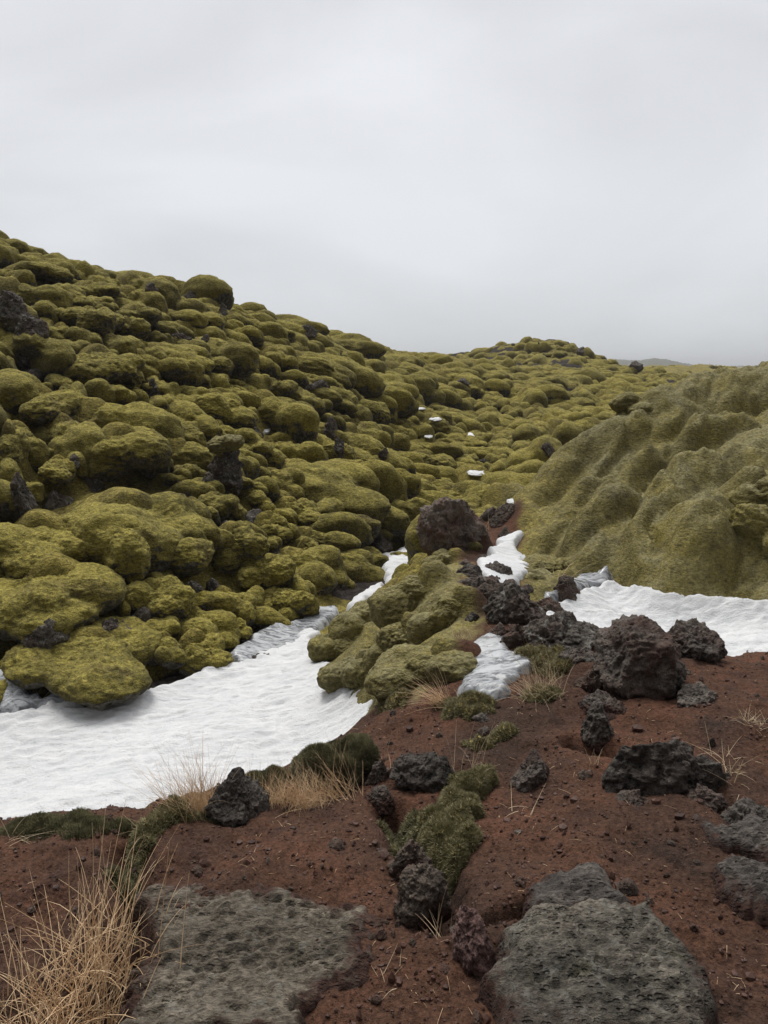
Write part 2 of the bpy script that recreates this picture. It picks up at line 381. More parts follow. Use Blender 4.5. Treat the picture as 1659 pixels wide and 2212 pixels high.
def moss_nodes(n, tone=(1, 1, 1), grey=0.35):
    big = n.noise(0.55, 4, 0.6); mid = n.noise(3.2, 4, 0.6, 0.6, off=3); fine = n.noise(30, 3, 0.7, 0.3, vec=n.scale((0.8, 0.8, 1.9)), off=9); grain = n.noise(95, 2, 0.7, off=5)
    t = lambda c: tuple(a*b for a, b in zip(c, tone))
    c = n.mix(n.mr(big, 0.38, 0.60), t((0.070, 0.059, 0.015)), t((0.205, 0.172, 0.034)))
    c = n.mix(n.mr(mid, 0.42, 0.70, 0, 0.45), c, t((0.095, 0.074, 0.018)))
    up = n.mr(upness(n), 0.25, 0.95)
    dry = n.math('MULTIPLY', n.math('MULTIPLY', n.mr(n.noise(5.5, 5, 0.65, off=17), 0.36, 0.60, 0.15, 1), up), grey*2.2)   # dry tips; tops also painted paler for a top-lit look
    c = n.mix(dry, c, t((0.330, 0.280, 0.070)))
    brown = n.mr(n.noise(1.9, 5, 0.65, 0.4, off=29), 0.58, 0.72, 0, 0.65)
    c = n.mix(brown, c, t((0.075, 0.053, 0.030)))
    c = n.mix(n.mr(fine, 0.3, 0.7, 0.0, 1), n.mix(1.0, c, (0.33, 0.33, 0.31), 'MULTIPLY'), n.mix(1.0, c, (1.58, 1.55, 1.48), 'MULTIPLY'))
    c = n.mix(n.mr(grain, 0.3, 0.7, 0.0, 1), n.mix(1.0, c, (0.48, 0.48, 0.46), 'MULTIPLY'), n.mix(1.0, c, (1.45, 1.45, 1.4), 'MULTIPLY'))
    b = n.bump(n.noise(9, 4, 0.6, off=2), 0.8, 0.06)
    b = n.bump(fine, 0.9, 0.022, b)
    b = n.bump(grain, 0.6, 0.009, b)
    return c, b
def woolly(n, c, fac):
    fac = n.math('MULTIPLY', fac, n.mr(upness(n), 0.30, 0.88, 0.35, 1.0))      # dry hair-points, upper faces also lightened in colour as if lit from above
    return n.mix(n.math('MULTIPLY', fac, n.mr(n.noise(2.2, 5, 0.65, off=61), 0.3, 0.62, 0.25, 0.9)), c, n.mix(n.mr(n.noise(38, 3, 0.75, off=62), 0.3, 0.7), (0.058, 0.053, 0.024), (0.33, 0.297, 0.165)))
def mat_moss(name, tone=(1, 1, 1), grey=0.35, rock=True, wool=0):
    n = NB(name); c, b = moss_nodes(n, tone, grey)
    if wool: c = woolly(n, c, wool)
    if rock:      # bare dark lava on the undersides, spread wider to paint in shade contrast
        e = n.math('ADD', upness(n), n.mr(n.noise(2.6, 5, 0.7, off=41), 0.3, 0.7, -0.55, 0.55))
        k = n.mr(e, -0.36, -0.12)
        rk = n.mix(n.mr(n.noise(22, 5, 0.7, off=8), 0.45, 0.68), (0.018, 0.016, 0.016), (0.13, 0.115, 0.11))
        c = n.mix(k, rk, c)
    n.b.inputs['Sheen Weight'].default_value = 0.16; n.b.inputs['Sheen Roughness'].default_value = 0.6; n.b.inputs['Sheen Tint'].default_value = (0.9, 0.85, 0.5, 1)
    return n.done(c, 1.0, b, 0.1)
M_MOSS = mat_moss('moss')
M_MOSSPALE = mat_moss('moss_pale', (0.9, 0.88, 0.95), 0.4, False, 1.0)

def mat_terrain():
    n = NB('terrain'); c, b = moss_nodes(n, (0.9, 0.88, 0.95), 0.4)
    # the right hill carries paler, woollier moss
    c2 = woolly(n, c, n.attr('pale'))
    # dark lava in the deep gaps, its colour also deepening their shade
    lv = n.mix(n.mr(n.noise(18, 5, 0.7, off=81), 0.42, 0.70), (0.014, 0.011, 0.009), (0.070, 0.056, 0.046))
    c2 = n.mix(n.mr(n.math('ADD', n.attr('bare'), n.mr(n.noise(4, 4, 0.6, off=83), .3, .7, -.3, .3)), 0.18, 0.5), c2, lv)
    # gully beds under the snow: dark wet soil
    soil = n.attr('soil')
    s1 = n.mix(n.mr(n.noise(1.4, 5, 0.6, 0.3, off=71), 0.36, 0.64), (0.051, 0.0300, 0.0200), (0.110, 0.0510, 0.0295))
    s1 = n.mix(n.mr(n.noise(7, 5, 0.7, off=72), 0.5, 0.75, 0, .8), s1, (0.030, 0.019, 0.016))
    g = n.noise(70, 4, 0.75, off=73)
    s1 = n.mix(n.mr(g, 0.32, 0.68), n.mix(1, s1, (0.42, 0.4, 0.4), 'MULTIPLY'), n.mix(1, s1, (1.55, 1.5, 1.5), 'MULTIPLY'))
    s1 = n.mix(n.mr(n.noise(150, 2, 0.6, off=74), 0.66, 0.74, 0, 0.6), s1, (0.16, 0.105, 0.08))
    sb = n.bump(g, 0.8, 0.012); sb = n.bump(n.noise(22, 4, 0.7, off=75), 0.6, 0.025, sb)
    col = n.mix(soil, c2, s1)
    nm = n.n('ShaderNodeMix', data_type='VECTOR'); n.l(soil, nm.inputs['Factor']); n.l(b, nm.inputs['A']); n.l(sb, nm.inputs['B'])
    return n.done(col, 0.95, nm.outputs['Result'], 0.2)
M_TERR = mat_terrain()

def mat_rock(name, dark, light, vein=0.5, lichen=0.0, red=0.0, pit=60.0, pits=0.8, stretch=(1, 1, 1), big=5.0, dust=0.0):
    n = NB(name); vec = n.scale(stretch)
    a = n.noise(big, 6, 0.65, 0.3, vec, 3); f = n.noise(48, 4, 0.75, 0, vec, 7)
    c = n.mix(n.mr(a, 0.34, 0.66), dark, light)
    c = n.mix(n.mr(f, 0.35, 0.7), n.mix(1, c, (0.55, 0.55, 0.55), 'MULTIPLY'), n.mix(1, c, (1.4, 1.4, 1.38), 'MULTIPLY'))
    g2 = n.noise(105, 3, 0.75, 0, vec, 17)
    c = n.mix(n.mr(g2, 0.32, 0.68), n.mix(1, c, (0.45, 0.45, 0.45), 'MULTIPLY'), n.mix(1, c, (1.55, 1.55, 1.52), 'MULTIPLY'))
    if red: c = n.mix(n.mr(n.noise(3.5, 5, 0.65, 0.3, None, 13), 0.46, 0.62, 0, red), c, (0.095, 0.042, 0.030))
    if lichen:
        c = n.mix(n.mr(n.noise(16, 5, 0.7, 0.5, None, 23), 0.56, 0.64, 0, lichen), c, (0.23, 0.225, 0.20))
        c = n.mix(n.mr(n.noise(6, 5, 0.7, 0.5, None, 33), 0.62, 0.70, 0, lichen), c, (0.085, 0.085, 0.030))
    if dust:
        e = n.math('ADD', n.attr('edge'), n.mr(n.noise(13, 5, 0.7, 0.2, None, 53), 0.3, 0.7, -dust, dust*.7))
        d_ = n.mix(n.mr(n.noise(70, 4, 0.75, 0, None, 73), .32, .68), (0.022, 0.013, 0.011), (0.085, 0.042, 0.030))
        c = n.mix(n.mr(e, 0.0, dust*.8), d_, c)
    v = n.voro(pit, 'F1', vec); hole = n.mr(v, 0.18, 0.48)
    mask = n.mr(n.noise(14, 3, 0.6, 0, vec, 43), 0.38, 0.58)
    hole = n.math('ADD', hole, n.math('SUBTRACT', 1.0, mask)); hole = n.math('MINIMUM', hole, 1.0)
    b = n.bump(a, 0.5, 0.05); b = n.bump(f, 0.8, 0.012, b); b = n.bump(g2, 0.7, 0.006, b); b = n.bump(hole, pits, 0.012, b)
    return n.done(c, 0.88, b, 0.25)
M_LAVA = mat_rock('lava_rock', (0.038, 0.033, 0.029), (0.108, 0.094, 0.083), pit=55, red=.12, dust=.012)
M_LAVABROWN = mat_rock('lava_rock_brown', (0.054, 0.041, 0.033), (0.140, 0.110, 0.088), dust=.03, red=0.7, pit=60)
M_LAVABROWN2 = mat_rock('gravel_rock', (0.040, 0.028, 0.022), (0.105, 0.074, 0.058), red=.6, pit=90)
M_LAVAGREY = mat_rock('lava_rock_grey', (0.056, 0.047, 0.041), (0.155, 0.132, 0.115), dust=.03, red=.3, pit=60)
M_BIG = mat_rock('boulder_rock', (0.052, 0.043, 0.037), (0.150, 0.128, 0.112), dust=.03, red=0.5, pit=50)
M_LICHEN = mat_rock('lichen_rock', (0.036, 0.030, 0.025), (0.130, 0.112, 0.096), lichen=0.95, red=.3, pit=40)
M_CRUST = mat_rock('crust_rock', (0.040, 0.034, 0.031), (0.120, 0.104, 0.092), pit=60, dust=.035, stretch=(0.6, 1.2, 1.2), big=4)
M_SLAB = mat_rock('slab_rock', (0.062, 0.051, 0.039), (0.182, 0.154, 0.120), lichen=0.3, dust=.07, pit=75, pits=.6, stretch=(0.55, 1.3, 1.3), big=4)
M_SLABBLUE = mat_rock('slab_rock_bluegrey', (0.058, 0.052, 0.043), (0.170, 0.150, 0.122), lichen=0.3, dust=.05, red=0.12, pit=70, pits=1.0, stretch=(0.6, 1.2, 1.2), big=4)
M_PINK = mat_rock('pink_rock', (0.075, 0.040, 0.036), (0.20, 0.125, 0.112), pit=60, stretch=(1.4, .7, 1))
M_STAND = mat_rock('standing_rock', (0.070, 0.052, 0.042), (0.230, 0.185, 0.155), lichen=0.5, red=0.7, pit=30)

def mat_snow():
    n = NB('snow'); vec = n.scale((0.55, 2.2, 1.0))
    a = n.noise(5, 6, 0.62, 1.2, vec, 3); f = n.noise(75, 4, 0.75, off=5)
    c = n.mix(n.mr(n.math('ADD', n.math('MULTIPLY', a, .7), n.math('MULTIPLY', f, .3)), 0.38, 0.6), (0.64, 0.65, 0.66), (0.79, 0.79, 0.79))
    c = n.mix(n.mr(n.noise(130, 2, 0.5, off=11), 0.70, 0.74, 0, 0.6), c, (0.30, 0.28, 0.26))       # specks of grit
    c = n.mix(n.mr(n.noise(2.3, 5, 0.65, 0.8, vec, 31), 0.60, 0.74, 0, 0.4), c, (0.55, 0.545, 0.53))
    b = n.bump(a, 0.5, 0.05); b = n.bump(f, 0.9, 0.012, b)
    n.b.inputs['Subsurface Weight'].default_value = 0.0
    return n.done(c, 0.65, b, 0.3)
M_SNOW = mat_snow()
def mat_ice():
    n = NB('ice'); vec = n.scale((1.0, 2.6, 1.0))
    a = n.noise(6, 6, 0.65, 1.4, vec, 3)
    c = n.mix(n.mr(a, 0.40, 0.58), (0.13, 0.135, 0.145), (0.46, 0.475, 0.49))
    c = n.mix(n.mr(n.noise(9, 5, 0.7, 0.9, vec, 9), 0.56, 0.62, 0, 0.8), c, (0.075, 0.068, 0.062))
    b = n.bump(a, 0.3, 0.02); b = n.bump(n.noise(45, 3, 0.6, off=5), 0.35, 0.006, b)
    return n.done(c, n.mr(a, 0.4, 0.6, 0.14, 0.5), b, 0.5)
M_ICE = mat_ice()
def mat_straw(name, a, b_):
    n = NB(name); c = n.mix(n.mr(n.noise(14, 3, 0.7), 0.3, 0.7), a, b_); 
    return n.done(c, 0.6, None, 0.3)
M_STRAW = mat_straw('dry_straw', (0.52, 0.32, 0.17), (0.82, 0.62, 0.39))
M_STRAWPALE = mat_straw('pale_straw', (0.50, 0.35, 0.20), (0.82, 0.66, 0.46))
M_SPRIG = mat_straw('moss_sprig', (0.050, 0.047, 0.017), (0.27, 0.25, 0.135))
M_SPRIGPALE = mat_straw('moss_sprig_pale', (0.10, 0.090, 0.030), (0.34, 0.305, 0.165))
M_CRUMB = mat_straw('soil_crumb', (0.030, 0.016, 0.012), (0.115, 0.055, 0.038))
def mat_far(name, a, b_, sc):
    n = NB(name); return n.done(n.mix(n.mr(n.noise(sc, 5, 0.65), 0.35, 0.65), a, b_), 1.0, None, 0.0)
M_FARHILL = mat_far('far_hill', (0.060, 0.062, 0.035), (0.115, 0.105, 0.060), 0.02)
M_FARTREE = mat_far('far_tree', (0.020, 0.026, 0.014), (0.035, 0.040, 0.020), 0.2)

# ------------------------------------------------------------------ terrain sheet
def build_terrain():
    th = np.concatenate([np.arange(-180, -44, 2.0), np.arange(-44, 44, 0.145), np.arange(44, 180, 2.0)])*math.pi/180
    rr = np.concatenate([[0.01, 0.3, 0.6], np.geomspace(0.8, 62, 1000), np.geomspace(64, 6000, 90)])
    T, RR = np.meshgrid(th, rr)
    x = (RR*np.sin(T)).ravel(); y = (RR*np.cos(T)).ravel()
    dt, soil = detail(x, y); z0 = Gs(x, y); z = z0+dt
    H = np.full(len(x), -9.0)
    order = np.argsort(y); ys = y[order]
    for (bx, by, bz, a, b, c, dx, dy) in BODIES:                 # moss runs back from every boulder into the slope
        rad = 2.2*max(a, b); i0, i1 = np.searchsorted(ys, (by-rad, by+rad)); ix = order[i0:i1]; ix = ix[np.abs(x[ix]-bx) < rad]
        if not len(ix): continue
        s_ = (x[ix]-bx)*dx+(y[ix]-by)*dy; t_ = (y[ix]-by)*dx-(x[ix]-bx)*dy
        f = sstep(-1.55*a, -0.40*a, s_)*(1-sstep(-0.15*a, 0.40*a, s_))
        w = b*(0.66+0.10*np.clip(-s_/a, 0, 2))
        rise = z0[ix]+(bz+0.82*c-z0[ix]+dt[ix]*0)*f*np.exp(-(t_/w)**2*1.1)-0.25*(1-f*np.exp(-(t_/w)**2))
        H[ix] = np.maximum(H[ix], rise+0.03*fbm(np.stack([x[ix], y[ix], z0[ix]], -1)*4, 2, 31))
    k_ = 0.10; hh = np.clip(0.5+0.5*(H-z)/k_, 0, 1)
    z = np.where(H > -8, z*(1-hh)+H*hh+k_*hh*(1-hh), z)
    for c in CAVES:
        z = z-0.38*np.exp(-((x-c[0])**2+(y-c[1])**2)/0.30**2)*(hh < .9)
    for c in GUL:
        g_ = np.exp(-((x-c[0])**2+(y-c[1])**2)/0.45**2); z = z*(1-g_)+np.minimum(z, z0-.02)*g_
    bare = (1-hh)*np.where(H > -8, 1, .8)*(1-soil)*(x < 0.75+0.15*(y-6))*(1-((y < 8.2) & (x > -.95)))*(1-sstep(45, 60, np.hypot(x, y)))*(np.cos(T.ravel()) > 0)  # gap mask: bare lava that also paints the crevices darker, like shade
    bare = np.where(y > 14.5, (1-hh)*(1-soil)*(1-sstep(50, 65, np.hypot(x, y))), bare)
    V = np.stack([x, y, z], -1); nt_, nr = len(th), len(rr)
    i = np.arange(nr-1)[:, None]*nt_; j = np.arange(nt_)[None]; j2 = (j+1) % nt_
    Fc = np.stack([i+j, i+nt_+j, i+nt_+j2, i+j2], -1).reshape(-1, 4)[:, ::-1]
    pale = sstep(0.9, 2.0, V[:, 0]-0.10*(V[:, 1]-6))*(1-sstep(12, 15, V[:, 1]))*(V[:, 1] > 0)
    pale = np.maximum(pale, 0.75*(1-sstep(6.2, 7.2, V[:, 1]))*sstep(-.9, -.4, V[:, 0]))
    cx, cy_ = V[Fc].mean(1)[:, 0], V[Fc].mean(1)[:, 1]; fs = soil[Fc].mean(1)
    right = (cx > 0.15*(cy_-6)+1.0) & (cy_ < 15)
    reg = np.where(fs > 0.5, 0, np.where(right, 2, np.where(cy_ > 20, 3, np.where((cy_ < 7.2) & (cx > -0.75) & (cx < 1.4), 4, 1))))
    reg[(np.hypot(cx, cy_) > 110)] = 5
    for k, nm in enumerate(('ground', 'hill_left', 'hill_right', 'hill_far', 'bank', 'plain')):
        f = Fc[reg == k]
        if not len(f): continue
        ids, inv = np.unique(f, return_inverse=True)
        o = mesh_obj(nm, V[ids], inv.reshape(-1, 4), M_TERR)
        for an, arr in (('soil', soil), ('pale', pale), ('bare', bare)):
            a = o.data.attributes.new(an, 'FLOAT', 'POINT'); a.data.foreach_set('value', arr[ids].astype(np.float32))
        # keep shading continuous across the regions
        tag(o, kind='structure')

# ------------------------------------------------------------------ builders
def star(seed, lobes, spread=0.62, subdiv=5, base=0.60, rmin=0.36, rmax=0.60, p=13.0, flat=1.0):
    """soft union of spheres seen from the centre: unit-sized lumpy body, front = +X"""
    rs = np.random.RandomState(seed); V, Fc = ico(subdiv)
    acc = np.full(len(V), base**p)
    for k in range(lobes*2+(lobes > 2)):
        a = rs.uniform(-2.4, 2.4) if k else 0.0
        c = np.array([math.cos(a)*spread*rs.uniform(.7, 1.15), math.sin(a)*spread*rs.uniform(.7, 1.15), rs.uniform(-.32, .34)])
        r = rs.uniform(rmin, rmax); d = V @ c
        disc = d*d-(c@c)+r*r
        t = np.where(disc > 0, d+np.sqrt(np.maximum(disc, 0)), 0.0)
        acc += np.maximum(t, 0)**p
    r = acc**(1/p); return V, Fc, r/np.abs(V*r[:, None]).max()
def moss_body(seed, a, b, c, lobes=3, subdiv=5, wr=1.0, spread=0.62):
    V, Fc, r = star(seed, lobes, spread, subdiv)
    P = V*r[:, None]*np.array([a, b, c])
    rs = np.random.RandomState(seed+5); off = rs.uniform(-50, 50, 3)
    q = P+off; nrm = P/np.array([a*a, b*b, c*c]); nrm /= np.linalg.norm(nrm, axis=1)[:, None]
    L_ = min(1.0, (a+b)/1.0)
    d = 0.050*L_*fbm(q*np.array([2.2, 2.2, 2.6])/max(L_, .4), 3, seed % 50)
    d += wr*(0.017*ridged(q*np.array([2.6, 2.6, 6.0])+0.7*fbm(q*2.5, 2, 9)[:, None], 3, 60)+0.011*ridged(q*np.array([5, 5, 13])+0.7*fbm(q*5, 2, 9)[:, None], 2, 64)-.02)
    d += 0.010*fbm(q*17, 2, 61)+0.007*fbm(q*42, 2, 62)
    under = sstep(0.0, -0.8, nrm[:, 2])           # ragged eroded underside
    d += under*0.05*fbm(q*9, 3, 63)
    return P+nrm*d[:, None], Fc
def rotmat(yaw, tilt=0.0, roll=0.0):
    cy_, sy = math.cos(yaw), math.sin(yaw); ct, st = math.cos(tilt), math.sin(tilt); cr_, sr = math.cos(roll), math.sin(roll)
    return np.array([[cy_, -sy, 0], [sy, cy_, 0], [0, 0, 1]]) @ np.array([[ct, 0, st], [0, 1, 0], [-st, 0, ct]]) @ np.array([[1, 0, 0], [0, cr_, -sr], [0, sr, cr_]])
BODIES = []
MOUNDS = []           # (x, y, radius) already taken
def mound(u, v, w, h, label, name='mossy_boulder', cat='mossy boulder', mat=None, lobes=3, depth=1.1, lift=0.15, group=None, seed=None, tiltk=0.25, wr=1.0, yaw=None, cfac=0.60, back=0.0):
    P = hit(u, v+0.02*h); D = np.linalg.norm(P-EYE); k = D/F
    b = 0.5*w*k*0.98; c = cfac*h*k*1.0; a = max(b, c*.8)*depth
    seed = seed if seed is not None else int(u*7+v*13) % 9973
    g = grad(P[0], P[1]); yw = math.atan2(-g[1], -g[0]) if yaw is None else yaw
    sl = math.atan(np.hypot(*g))
    sub = 6 if max(w, h) > 110 else 5
    V, Fc = moss_body(seed, a, b, c, lobes, sub, wr)
    M = rotmat(yw, sl*tiltk)
    d = (P-EYE)/D
    if (v > 1385 or w > 300) and mat is None: lift = -.22
    C_ = P+np.array([0, 0, c*lift])+d*back*a
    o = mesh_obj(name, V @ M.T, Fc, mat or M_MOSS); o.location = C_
    gn = math.hypot(*g)+1e-6
    if mat is None or 'pale' in (group or '') or 'bank' in (group or ''): BODIES.append((C_[0], C_[1], C_[2], a, b, c, -g[0]/gn, -g[1]/gn))
    o['own'] = 1; tag(o, label, cat, group); MOUNDS.append((C_[0], C_[1], max(a, b)))
    return o

# ------------------------------------------------------------------ sheets that lie on the ground: snow, ice, rock slabs
def sheet(name, poly, mat, thick, edge, res, rel, base=None, jag=0.04, jfreq=6.0, margin=0.10, seed=1, label=None, cat=None, group=None, kind=None, tilt=(0, 0)):
    poly = np.array([p[:2] for p in poly]); lo, hi = poly.min(0)-margin, poly.max(0)+margin
    nx, ny = max(4, int((hi[0]-lo[0])/res)), max(4, int((hi[1]-lo[1])/res))
    X, Y = np.meshgrid(np.linspace(lo[0], hi[0], nx), np.linspace(lo[1], hi[1], ny)); x, y = X.ravel(), Y.ravel()
    q = np.stack([x, y, np.full_like(x, seed*3.1)], -1)
    sd = in_poly(x, y, poly)+jag*fbm(q*jfreq, 4, seed)
    g = (base or Gs)(x, y)
    top = g+thick*np.sqrt(np.clip(sd/edge, 0, 1)*(2-np.clip(sd/edge, 0, 1)))+np.clip(sd/edge, 0, 1)*rel(q, sd)
    c0 = poly.mean(0); top += np.clip(sd/edge, 0, 1)*(tilt[0]*(x-c0[0])+tilt[1]*(y-c0[1]))
    z = np.where(sd > 0, top, g+np.maximum(sd, -margin)*2.2)
    idx = np.arange(nx*ny).reshape(ny, nx); ok = (sd > -margin).reshape(ny, nx)
    m = ok[:-1, :-1] & ok[1:, :-1] & ok[:-1, 1:] & ok[1:, 1:]
    Fc = np.stack([idx[:-1, :-1][m], idx[:-1, 1:][m], idx[1:, 1:][m], idx[1:, :-1][m]], -1)
    ids, inv = np.unique(Fc, return_inverse=True); V = np.stack([x, y, z], -1)[ids]
    ctr = np.array([c0[0], c0[1], V[:, 2].min()])
    o = mesh_obj(name, V-ctr, inv.reshape(-1, 4), mat); o.location = ctr
    at_ = o.data.attributes.new('edge', 'FLOAT', 'POINT'); at_.data.foreach_set('value', sd[ids].astype(np.float32))
    return tag(o, label, cat, group, kind)
def snow_rel(q, sd):
    w = np.stack([q[:, 0]*2.2+q[:, 1]*0.8, q[:, 1]*4.6-q[:, 0]*1.0, q[:, 2]], -1)
    return 0.04*fbm(q*0.9, 3, 71)+0.014*ridged(w*2.6+0.5*fbm(q*3, 2, 5)[:, None], 3, 72)+0.008*fbm(q*20, 3, 73)
def ice_rel(q, sd): return 0.0035*ridged(q*np.array([3, 5, 1])+fbm(q*3, 2, 6)[:, None], 3, 75)+0.004*fbm(q*25, 2, 76)
Z = lambda z, *uv: [atZ(u, v, z) for u, v in uv]
sheet('snow_bank', px([(-300, 1575), (0, 1550), (130, 1532), (250, 1521), (300, 1503), (385, 1492), (412, 1466), (460, 1452), (505, 1447), (560, 1425), (640, 1385), (670, 1362), (690, 1372), (672, 1400), (690, 1440), (718, 1446), (738, 1456), (718, 1485), (700, 1512), (742, 1490), (800, 1522), (788, 1552)])
      + Z(-.72, (760, 1700), (640, 1900), (450, 2100), (100, 2300), (-700, 2300)), M_SNOW, 0.06, 0.05, 0.018, snow_rel, base=lambda x, y: np.minimum(Gs(x, y), -.80+.25*sstep(-.9, .1, x)), jag=0.05, seed=3,
      label='broad white snow bank filling the gully left of the red soil ridge', cat='snow bank')
sheet('snow_bank', px([(1158, 1350), (1180, 1322), (1240, 1290), (1300, 1268), (1312, 1243), (1335, 1270), (1400, 1252), (1425, 1250), (1500, 1272), (1570, 1278), (1620, 1294), (1659, 1302), (1850, 1330)])
      + Z(-.15, (1900, 1520), (1659, 1500), (1500, 1460), (1350, 1420), (1280, 1385), (1180, 1375)), M_SNOW, 0.07, 0.05, 0.016, snow_rel, base=lambda x, y: np.minimum(Gs(x, y), -.16), jag=0.03, seed=8,
      label='white snow bank between the pale woolly hill and the large dark boulder', cat='snow bank')
sheet('snow_patch', px([(803, 1183), (850, 1190), (878, 1178), (926, 1184), (922, 1202), (902, 1222), (893, 1247), (868, 1256), (828, 1241), (822, 1226), (835, 1205)]), M_SNOW, 0.09, 0.06, 0.025, snow_rel, base=lambda x, y: np.minimum(Gs(x, y), -.84), jag=0.06, seed=13,
      label='small snow patch around a round moss mound down in the gully', cat='snow patch')
sheet('snow_patch', px([(745, 1322), (780, 1296), (832, 1262), (838, 1272), (800, 1300), (765, 1330)]), M_SNOW, 0.08, 0.06, 0.02, snow_rel, base=lambda x, y: np.minimum(Gs(x, y), -.84), jag=0.05, seed=15,
      label='thin snow streak along the foot of the middle moss bank', cat='snow patch')
sheet('snow_patch', px([(1128, 1148), (1120, 1200), (1138, 1212), (1134, 1250), (1102, 1284), (1060, 1270), (1040, 1245), (1048, 1212), (1068, 1182), (1085, 1170)]), M_SNOW, 0.045, 0.05, 0.016, ice_rel, base=lambda x, y: Gs(x, y)+.02, jag=0.09, jfreq=5, seed=17,
      label='icy snow patch lying along the soil path beside the pale hill', cat='snow patch')
sheet('ice_sheet', px([(1050, 1397), (1082, 1391), (1128, 1440), (1140, 1458), (1108, 1482), (1092, 1512), (1040, 1522), (998, 1512), (1012, 1482), (1000, 1450), (1012, 1418)]), M_ICE, 0.045, 0.05, 0.012, ice_rel, base=lambda x, y: Gs(x, y)+.03, jag=0.07, jfreq=7, seed=19,
      label='grey melting ice sheet on the soil right of the moss mounds', cat='ice')
sheet('ice_sheet', px([(1140, 1300), (1200, 1285), (1250, 1252), (1312, 1240), (1310, 1272), (1230, 1292), (1190, 1318)]), M_ICE, 0.07, 0.05, 0.02, ice_rel, jag=0.04, seed=21,
      label='wet grey ice behind the brown upright stone by the right snow', cat='ice')
sheet('ice_sheet', px([(-200, 1460), (0, 1446), (40, 1478), (70, 1512), (110, 1508), (170, 1488), (255, 1507), (250, 1530), (120, 1545), (0, 1560), (-200, 1580)]), M_ICE, 0.06, 0.05, 0.02, ice_rel, jag=0.06, seed=23,
      label='grey ice rim between the snow and the lowest left moss boulder', cat='ice')
sheet('ice_sheet', px([(495, 1412), (540, 1385), (600, 1352), (650, 1346), (672, 1318), (735, 1316), (720, 1340), (690, 1372), (650, 1400), (560, 1435), (505, 1455)]), M_ICE, 0.06, 0.06, 0.025, ice_rel, jag=0.06, seed=25,
      label='streaky grey ice at the narrow upper end of the left snow', cat='ice')

